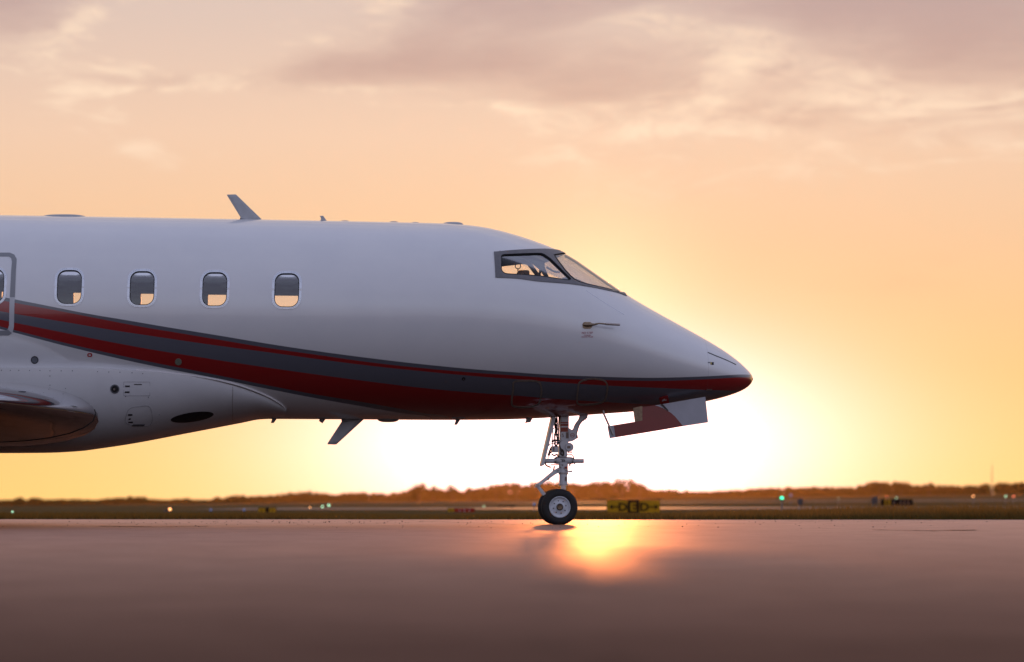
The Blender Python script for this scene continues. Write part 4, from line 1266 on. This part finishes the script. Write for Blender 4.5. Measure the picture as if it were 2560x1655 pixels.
# ---- main gear, just outside the frame
for sgn in (-1, 1):
    xm = -7.55
    mb = MB(); mb.tube([(xm, sgn * 1.55, 1.35), (xm - .05, sgn * 1.5, .34)], [.09, .07], 16); mg = mb.obj('main_gear', M_white, jet)
    for dy in (-.17, .17):
        c = (xm - .05, sgn * 1.5 + dy, .335)
        mb = MB(); mb.lathe_y([(.19, -.08), (.27, -.11), (.325, -.09), (.343, -.04), (.343, .04), (.325, .09), (.27, .11), (.19, .08)], c, 48); mb.obj('tyre', M_tyre, mg)
        mb = MB(); mb.lathe_y([(.0, -.05), (.12, -.05), (.19, -.085), (.19, .085), (.12, .05), (0, .05)], c, 36); mb.obj('rim', M_rim, mg)

# ------------------------------------------------------------------ grass verge along the apron
def leaf_mat(name, col_a, col_b, tr_col, trw=.5):
    m, nt, b = new_mat(name); nt.nodes.remove(b)
    t = nt.nodes.new('ShaderNodeTexCoord'); nz = noise_tex(nt, t.outputs['Object'], .9, 4, .6)
    c = cmix(nt, nz.smooth(.35, .65), col_a, col_b)
    d = nt.nodes.new('ShaderNodeBsdfDiffuse'); nt.links.new(c, d.inputs[0])
    tl_ = nt.nodes.new('ShaderNodeBsdfTranslucent'); tl_.inputs[0].default_value = (*tr_col, 1)
    mx = nt.nodes.new('ShaderNodeMixShader'); mx.inputs[0].default_value = trw
    nt.links.new(d.outputs[0], mx.inputs[1]); nt.links.new(tl_.outputs[0], mx.inputs[2])
    nt.links.new(mx.outputs[0], nt.nodes['Material Output'].inputs[0])
    return m


M_grass = leaf_mat('verge_grass', (.045, .050, .014), (.11, .085, .028), (.20, .13, .035), .45)
M_tallgrass = leaf_mat('seeding_grass', (.08, .065, .02), (.15, .10, .035), (.30, .17, .045), .5)


def blades(name, n, fn, material, label):
    V = []; F = []
    for i in range(n):
        x, y, h, w = fn()
        z = terrain(x, y) - .005; a = random.uniform(0, math.pi); lx, ly = random.gauss(0, .35) * h, random.gauss(0, .35) * h
        cx, sx = math.cos(a) * w, math.sin(a) * w; k = len(V)
        V += [(x - cx, y - sx, z), (x + cx, y + sx, z), (x + lx * .4 + cx * .6, y + ly * .4 + sx * .6, z + h * .6), (x + lx * .4 - cx * .6, y + ly * .4 - sx * .6, z + h * .6), (x + lx, y + ly, z + h)]
        F += [(k, k + 1, k + 2, k + 3), (k + 3, k + 2, k + 4)]
    o = mk(name, V, F, material, None, False)
    tag(o, label, 'grass', kind='stuff'); return o


def lo_grass():
    d = random.random() ** 2.2 * 26; y0 = random.random()
    x = random.uniform(-10.5, 11.5) * (1 + d / 38); y = edge_y(max(-16, min(20, x))) - .12 + d
    h = (.035 + .05 * random.random()) * (1 + .5 * math.sin(x * .9) * math.sin(x * .31 + 2))
    return x, y, max(.025, h), random.uniform(.004, .009)


def hi_grass():
    while True:
        x = random.uniform(1.5, 15)
        if random.random() < min(1, max(.04, (x - 2.2) / 2.5)): break
    d = random.random() ** 1.2 * 6 ; y = edge_y(min(20, x)) + .15 + d
    m_ = .5 + .5 * math.sin(x * 2.1 + .6 * y) * math.sin(x * .8 + 1)
    h = (.07 + .12 * random.random() + .11 * m_ * random.random()) * min(1.1, .45 + (x - 1.5) * .14)
    return x * (1 + d / 60), y, h, random.uniform(.004, .009)


blades('grass_verge', 42000, lo_grass, M_grass, 'short dark grass along the edge of the apron')
blades('tall_grass', 30000, hi_grass, M_tallgrass, 'longer seeding grass by the apron edge at the right')

# loose grit on the apron round the focus distance
gr = MB(); random.seed(3)
for i in range(260):
    x = random.gauss(-2.6, 1.6) if i < 110 else random.uniform(-7.5, 7.5); y = random.uniform(-4, 5.2) if i >= 110 else random.gauss(2.0, 1.0)
    r = random.uniform(.003, .009); gr.ball((x, min(y, edge_y(x) - .1), r * .5), (r, r * .8, r * .6), 5, 3)
tag(gr.obj('loose_grit', mat('grit', (.05, .035, .03), .8, var=.3), None, False), 'fine loose grit scattered on the apron', 'grit', kind='stuff')

# ------------------------------------------------------------------ signs
M_yel = mat('sign_yellow', (.52, .27, .008), .7, var=.08, spec=.15)
M_blk = mat('sign_black', (.012, .010, .009), .8, spec=.05)
M_red = mat('sign_red', (.36, .02, .012), .7, var=.08, spec=.1)
M_steelleg = mat('sign_leg', (.25, .22, .2), .5, metal=.5)


def sign(u0, u1, v0, v1, y, label, panels, group=None, legs=True):
    """panels: (fraction0, fraction1, material, [(text or arrow, x fraction, size fraction, material)])"""
    a, b_ = wpix(u0, v1, y), wpix(u1, v0, y); wd, hg = b_[0] - a[0], b_[2] - a[2]
    g = terrain((a[0] + b_[0]) / 2, y)
    root = empty('airfield_sign', ((a[0] + b_[0]) / 2, y, g)); tag(root, label, 'sign', group)
    z0 = a[2] - g
    MB().box((-wd / 2, .0, z0), (wd / 2, .22, z0 + hg)).obj('housing', M_blk, root, False)
    for k, (f0, f1, m_, marks) in enumerate(panels):
        p = MB().box((-wd / 2 + wd * f0 + .012, -.008, z0 + .012), (-wd / 2 + wd * f1 - .012, .004, z0 + hg - .012)).obj('sign_panel', m_, root, False)
        for (tx, fx, sz, mm) in marks:
            cx = -wd / 2 + wd * fx; cz = z0 + hg / 2; s_ = hg * sz
            if tx in '<>':
                d_ = -1 if tx == '<' else 1
                mb = MB(); mb.prism([(cx - d_ * s_ * .55, cz - s_ * .07), (cx - d_ * s_ * .55, cz + s_ * .07), (cx + d_ * s_ * .15, cz + s_ * .07), (cx + d_ * s_ * .08, cz + s_ * .32), (cx + d_ * s_ * .55, cz), (cx + d_ * s_ * .08, cz - s_ * .32), (cx + d_ * s_ * .15, cz - s_ * .07)], -.013, -.0075)
                mb.obj('sign_arrow', mm, p, False)
            elif tx == '#':
                MB().box((cx - s_ * .12, -.012, cz - s_ * .35), (cx + s_ * .12, -.0075, cz + s_ * .35)).obj('sign_mark', mm, p, False)
            else:
                vs, fs = text_mesh(tx, s_ * 1.25, s_ * .035)
                mb = MB()
                xs_ = [v[0] for v in vs]; zs_ = [v[1] for v in vs]; ox, oz = (min(xs_) + max(xs_)) / 2, (min(zs_) + max(zs_)) / 2
                vv = [(cx + (x - ox) * 1.15, -.012, cz + (y_ - oz)) for x, y_, z in vs]
                mk('sign_letter', vv, fs, mm, p, False)
    if legs:
        for fx in (-.38, .38):
            MB().tube([(fx * wd, .11, -.05), (fx * wd, .11, z0 + .02)], .03, 8).obj('leg', M_steelleg, root)
    return root


sign(1517, 1650, 1250, 1284.5, 45, 'yellow taxiway sign reading D E D with arrows right of the nose wheel',
     [(0, .395, M_yel, [('<', .13, .62, M_blk), ('D', .305, .66, M_blk)]), (.395, .605, M_blk, [('E', .50, .66, M_yel)]), (.605, 1, M_yel, [('D', .71, .66, M_blk), ('>', .885, .62, M_blk)])])
sign(2203, 2282, 1248.5, 1265.5, 95, 'dark sign with one yellow letter left of the mast, right half of the field',
     [(0, .10, M_blk, []), (.10, .30, M_yel, [('E', .2, .7, M_blk)]), (.30, .52, M_blk, [('#', .40, .6, M_silver)]), (.52, 1, M_blk, [('#', .62, .6, M_silver), ('#', .74, .6, M_silver), ('#', .86, .6, M_silver)])])
sign(1119, 1187, 1270.5, 1281.5, 62, 'low red sign with a yellow end left of the nose wheel',
     [(0, .24, M_yel, [('#', .12, .8, M_blk)]), (.24, 1, M_red, [('#', .45, .55, M_whitetxt), ('#', .62, .55, M_whitetxt), ('#', .8, .55, M_whitetxt)])])
sign(1246, 1286, 1264, 1271.5, 120, 'small dark sign just left of the nose wheel',
     [(0, 1, M_blk, [('#', .35, .6, M_silver), ('#', .6, .6, M_silver)])])
sign(645, 690, 1269.5, 1284, 58, 'small yellow sign under the belly fairing',
     [(0, .42, M_yel, [('#', .2, .6, M_blk)]), (.42, .6, M_blk, []), (.6, 1, M_yel, [('#', .8, .6, M_blk)])])

# ------------------------------------------------------------------ airfield lights and boxes
def lens_mat(name, col, st): return mat(name, tuple(c * .6 for c in col), .2, coat=.6, emit=col, estr=st, var=.05)


ML = {'green': lens_mat('green_lens', (.05, .85, .42), 2.2), 'pale_green': lens_mat('pale_green_lens', (.45, .9, .55), 3), 'amber': lens_mat('amber_lens', (1.0, .42, .14), 4),
      'white': lens_mat('white_lens', (1.0, .85, .6), 10), 'red': lens_mat('red_lens', (1.0, .22, .10), 4), 'blue': lens_mat('blue_lens', (.20, .30, .60), .25)}


def light(u, v, y, col, r, label):
    p = wpix(u, v, y); g = terrain(p[0], y)
    root = empty('airfield_light', (p[0], y, g)); tag(root, label, 'light', 'small lights standing in the airfield grass')
    h = max(.08, p[2] - g)
    MB().tube([(0, 0, -.03), (0, 0, h - r * .6)], [.03, .022], 8).obj('post', M_steelleg, root)
    MB().tube([(0, 0, h - r * 1.5), (0, 0, h - r * .5)], [r * .55, r * .9], 10).obj('collar', M_blk, root)
    mb = MB(); mb.ball((0, 0, h), (r, r, r * 1.15), 12, 8); mb.obj('lens', ML[col], root)
    return root


light(1954.5, 1246, 46, 'green', .062, 'bright green light on a stake in the grass right of the DED sign')
light(31, 1283, 40, 'pale_green', .022, 'pale green light at the far left edge of the picture')
light(424.5, 1274, 62, 'amber', .055, 'glowing amber light under the left wing root side')
light(806, 1267, 105, 'pale_green', .045, 'left one of two pale green lights standing side by side')
light(822, 1263.5, 112, 'pale_green', .055, 'right one of two pale green lights standing side by side')
light(775, 1269, 100, 'amber', .035, 'dim amber light left of the paired green lights')
light(1210, 1266, 110, 'pale_green', .03, 'pale green light between the red sign and the small dark sign')
light(2217, 1242, 200, 'red', .04, 'dim reddish light behind the dark sign')
light(2241, 1245, 120, 'pale_green', .035, 'pale green light above the middle of the dark sign')
light(2433, 1241, 180, 'amber', .075, 'amber light left of the mast')
light(2514, 1241, 180, 'pale_green', .065, 'pale green light right of the mast')
light(2534, 1241, 180, 'red', .06, 'reddish light at the far right edge')
light(2096, 1246, 150, 'pale_green', .022, 'faint green light between the two equipment boxes')
light(1977, 1239, 170, 'blue', .12, 'bluish light just right of the green stake light')
light(527, 1279, 62, 'blue', .05, 'bluish light left of the small yellow sign')
light(610, 1278.5, 62, 'blue', .05, 'bluish light close beside the small yellow sign')
light(1335.5, 1261, 70, 'blue', .06, 'bluish light just behind the nose wheel')


def equip(u, v0, v1, y, wpx, label, m_):
    p = wpix(u, v0, y); q_ = wpix(u, v1, y); g = terrain(p[0], y); w = wpx / FPX * (y + CAM_D) / 2
    root = empty('equipment_box', (p[0], y, g), R(25)); tag(root, label, 'box')
    h = p[2] - g; z0 = max(.04, q_[2] - g)
    o = rbox('cabinet', (-w, -w * .8, z0), (w, w * .8, h), w * .12, m_, root)
    MB().box((-w * 1.1, -w * .9, h - .0), (w * 1.1, w * .9, h + w * .12)).obj('lid', M_steelleg, root, False)
    for sx in (-.6, .6): MB().tube([(sx * w, 0, -.04), (sx * w, 0, z0 + .01)], .025, 8).obj('leg', M_steelleg, root)


M_box = mat('grey_cabinet', (.10, .085, .085), .7, var=.15, spec=.15)
equip(2001, 1247, 1262, 80, 12, 'small grey equipment box right of the green stake light', M_box)
equip(2186, 1243, 1260, 105, 13, 'rounded grey equipment box beside the dark sign', M_box)
equip(416, 1274, 1284, 58, 11, 'small blue-grey box beside the amber light at left', M_box)
# mast
p = wpix(2480, 1160, 1150); g = terrain(p[0], 1150)
mast = empty('radio_mast', (p[0], 1150, g)); tag(mast, 'thin tall mast rising above the trees at right', 'mast')
MB().tube([(0, 0, -.3), (0, 0, p[2] - g)], [.30, .10], 8).obj('pole', M_steelleg, mast)
for k in range(4): MB().tube([(-.9 + .15 * k, 0, (p[2] - g) * (.35 + .17 * k)), (.9 - .15 * k, 0, (p[2] - g) * (.35 + .17 * k))], .07, 6).obj('cross_arm', M_steelleg, mast)

# ------------------------------------------------------------------ tree line
M_leaf = leaf_mat('far_foliage', (.030, .040, .012), (.060, .058, .018), (.12, .09, .02), .3)
M_bark = mat('bark', (.07, .05, .035), .85, var=.3)
SKY = [(-400, 1256), (0, 1253.5), (44, 1246), (117, 1248.5), (129, 1251.5), (147, 1248.5), (205, 1248), (247, 1252.5), (259, 1248.5), (294, 1244.5), (341, 1241.5), (382, 1246.5), (417, 1250.5), (441, 1246.5), (470, 1249.5), (529, 1250.5), (544, 1244), (573, 1239.5),
       (646, 1240.5), (700, 1235), (775, 1229), (828, 1235.5), (892, 1230.5), (969, 1233), (1010, 1229), (1025, 1222), (1090, 1221), (1154, 1224), (1191, 1221.5), (1221, 1213), (1292, 1206), (1308, 1212), (1349, 1203), (1423, 1206), (1463, 1209), (1497, 1203), (1583, 1205), (1608, 1215), (1634, 1222.5),
       (1686, 1226), (1754, 1229), (1811, 1226), (1840, 1223.5), (1900, 1220), (1956, 1217.5), (2024, 1217), (2069, 1219), (2137, 1217), (2169, 1209), (2201, 1203), (2260, 1204), (2271, 1212), (2319, 1208.5), (2369, 1212), (2396, 1215), (2468, 1209.5), (2560, 1205), (3000, 1203)]
skyf = pchip([s[0] for s in SKY], [s[1] for s in SKY])


def crown(c, rx, rz, n, leaf, V, F):
    """leaf-clump faces through several overlapping lumps"""
    lumps = [(0, 0, 0, 1.0)] + [(random.uniform(-.6, .6), random.uniform(-.6, .6), random.uniform(-.35, .55), random.uniform(.4, .65)) for _ in range(5)]
    for i in range(n):
        lx, ly, lz, lr = random.choice(lumps)
        while True:
            a = Vector((random.uniform(-1, 1), random.uniform(-1, 1), random.uniform(-1, 1)))
            if .25 < a.length < 1: break
        p = Vector((c[0] + (lx + a.x * lr) * rx, c[1] + (ly + a.y * lr) * rx, c[2] + (lz + a.z * lr) * rz))
        d1 = Vector((random.gauss(0, 1), random.gauss(0, 1), random.gauss(0, 1))).normalized() * leaf * random.uniform(.6, 1.3)
        d2 = d1.cross(Vector((random.gauss(0, 1), random.gauss(0, 1), random.gauss(0, 1)))).normalized() * leaf * random.uniform(.5, 1.0)
        k = len(V); V += [p - d1, p + d2, p + d1, p - d2]; F.append((k, k + 1, k + 2, k + 3))


V = []; F = []; TB = MB()
random.seed(5)
ux = -420.0
while ux < 3000:
    for row in range(3):
        y = 1640 + 45 * row + random.uniform(-18, 18)
        u = ux + random.uniform(-10, 10); top = float(skyf(u)) + random.gauss(0, 1.6) + (1.0 if row else 2.5) * random.random()
        p = wpix(u, top, y); g = terrain(p[0], y); h = max(2.5, p[2] - g)
        rx = random.uniform(2.0, 4.4); rz = h * .42
        crown((p[0], y, g + h * .58), rx, rz, 130, .85, V, F)
        TB.tube([(p[0], y, g - .3), (p[0] + random.uniform(-.3, .3), y, g + h * .7)], [.22, .08], 5, False)
        # undergrowth closes the wood to the ground
        crown((p[0] + random.uniform(-2, 2), y - 4, g + h * .22), 4.2, h * .26, 70, .95, V, F)
    ux += 15
woods = mk('distant_woods', V, F, M_leaf, None, False)
tag(woods, 'low dark belt of woodland along the whole horizon', 'woods', kind='stuff')
TB.v = TB.v
tk = TB.obj('woodland_trunks', M_bark, woods, True, 0); tk['kind'] = 'stuff'


def tree(u, top, y, wpx, label, n=420, flat=.46):
    p = wpix(u, top, y); g = terrain(p[0], y); h = p[2] - g; rx = wpx / 2 / FPX * (y + CAM_D) * .82
    root = empty('tree', (p[0], y, g)); tag(root, label, 'tree', 'trees standing above the woodland belt')
    V = []; F = []
    crown((0, 0, h * .60), rx, h * .36, n, .62, V, F)
    mk('crown', V, F, M_leaf, root, False)
    mb = MB(); mb.tube([(0, 0, -.3), (.1, 0, h * .35), (-.1, 0, h * .75)], [.38, .26, .08], 8)
    for k in range(5):
        a = R(72 * k); z = h * (.38 + .06 * k); mb.tube([(0, 0, z), (math.cos(a) * rx * .6, math.sin(a) * rx * .6, z + h * .2)], [.14, .04], 6)
    mb.obj('trunk', M_bark, root)


tree(1047, 1204, 1560, 52, 'rounded tree left of centre, first to stand above the belt')
tree(1084, 1212, 1570, 34, 'small tree tucked right beside the rounded left tree', 300)
tree(1131, 1208, 1560, 42, 'second rounded tree, midway between belly antennas and nose wheel')
tree(1171, 1217, 1580, 30, 'small pointed tree left of the nose gear', 260)
tree(1240, 1211, 1570, 60, 'broad tree behind the torque link side of the nose wheel')
tree(1292, 1203, 1560, 50, 'tall tree nearest the left of the nose wheel')
tree(1352, 1200, 1560, 70, 'broad tree straight behind the nose gear strut', 480)
tree(1430, 1203, 1560, 80, 'broad tree right of the nose gear strut', 480)
tree(1500, 1197, 1555, 80, 'tall tree on the left shoulder of the hump behind the sign', 520)
tree(1556, 1190.5, 1550, 74, 'tallest tree, top of the hump behind the DED sign', 560)
tree(1598, 1205, 1560, 50, 'tree on the right slope of the hump behind the sign')
tree(2200, 1201, 1560, 70, 'large rounded tree above the dark sign', 480)
tree(2252, 1202, 1565, 50, 'tree right beside the large one above the dark sign')
tree(2322, 1207, 1570, 46, 'rounded tree between the dark sign and the mast')

# ------------------------------------------------------------------ haze
hz = MB(); hz.box((-900, -60, -9.5), (900, 1900, 24.0))
hm = bpy.data.materials.new('evening_haze'); hm.use_nodes = True; hn = hm.node_tree; hn.nodes.clear()
pv = hn.nodes.new('ShaderNodeVolumePrincipled'); pv.inputs['Color'].default_value = (1.0, .62, .30, 1)
pv.inputs['Density'].default_value = HAZE_D = 2.8e-5
pv.inputs['Anisotropy'].default_value = .87
ho = hn.nodes.new('ShaderNodeOutputMaterial'); hn.links.new(pv.outputs[0], ho.inputs['Volume'])
ho_ = hz.obj('haze', hm, None, False)
tag(ho_, 'thin warm evening haze over the airfield', 'haze', kind='stuff')
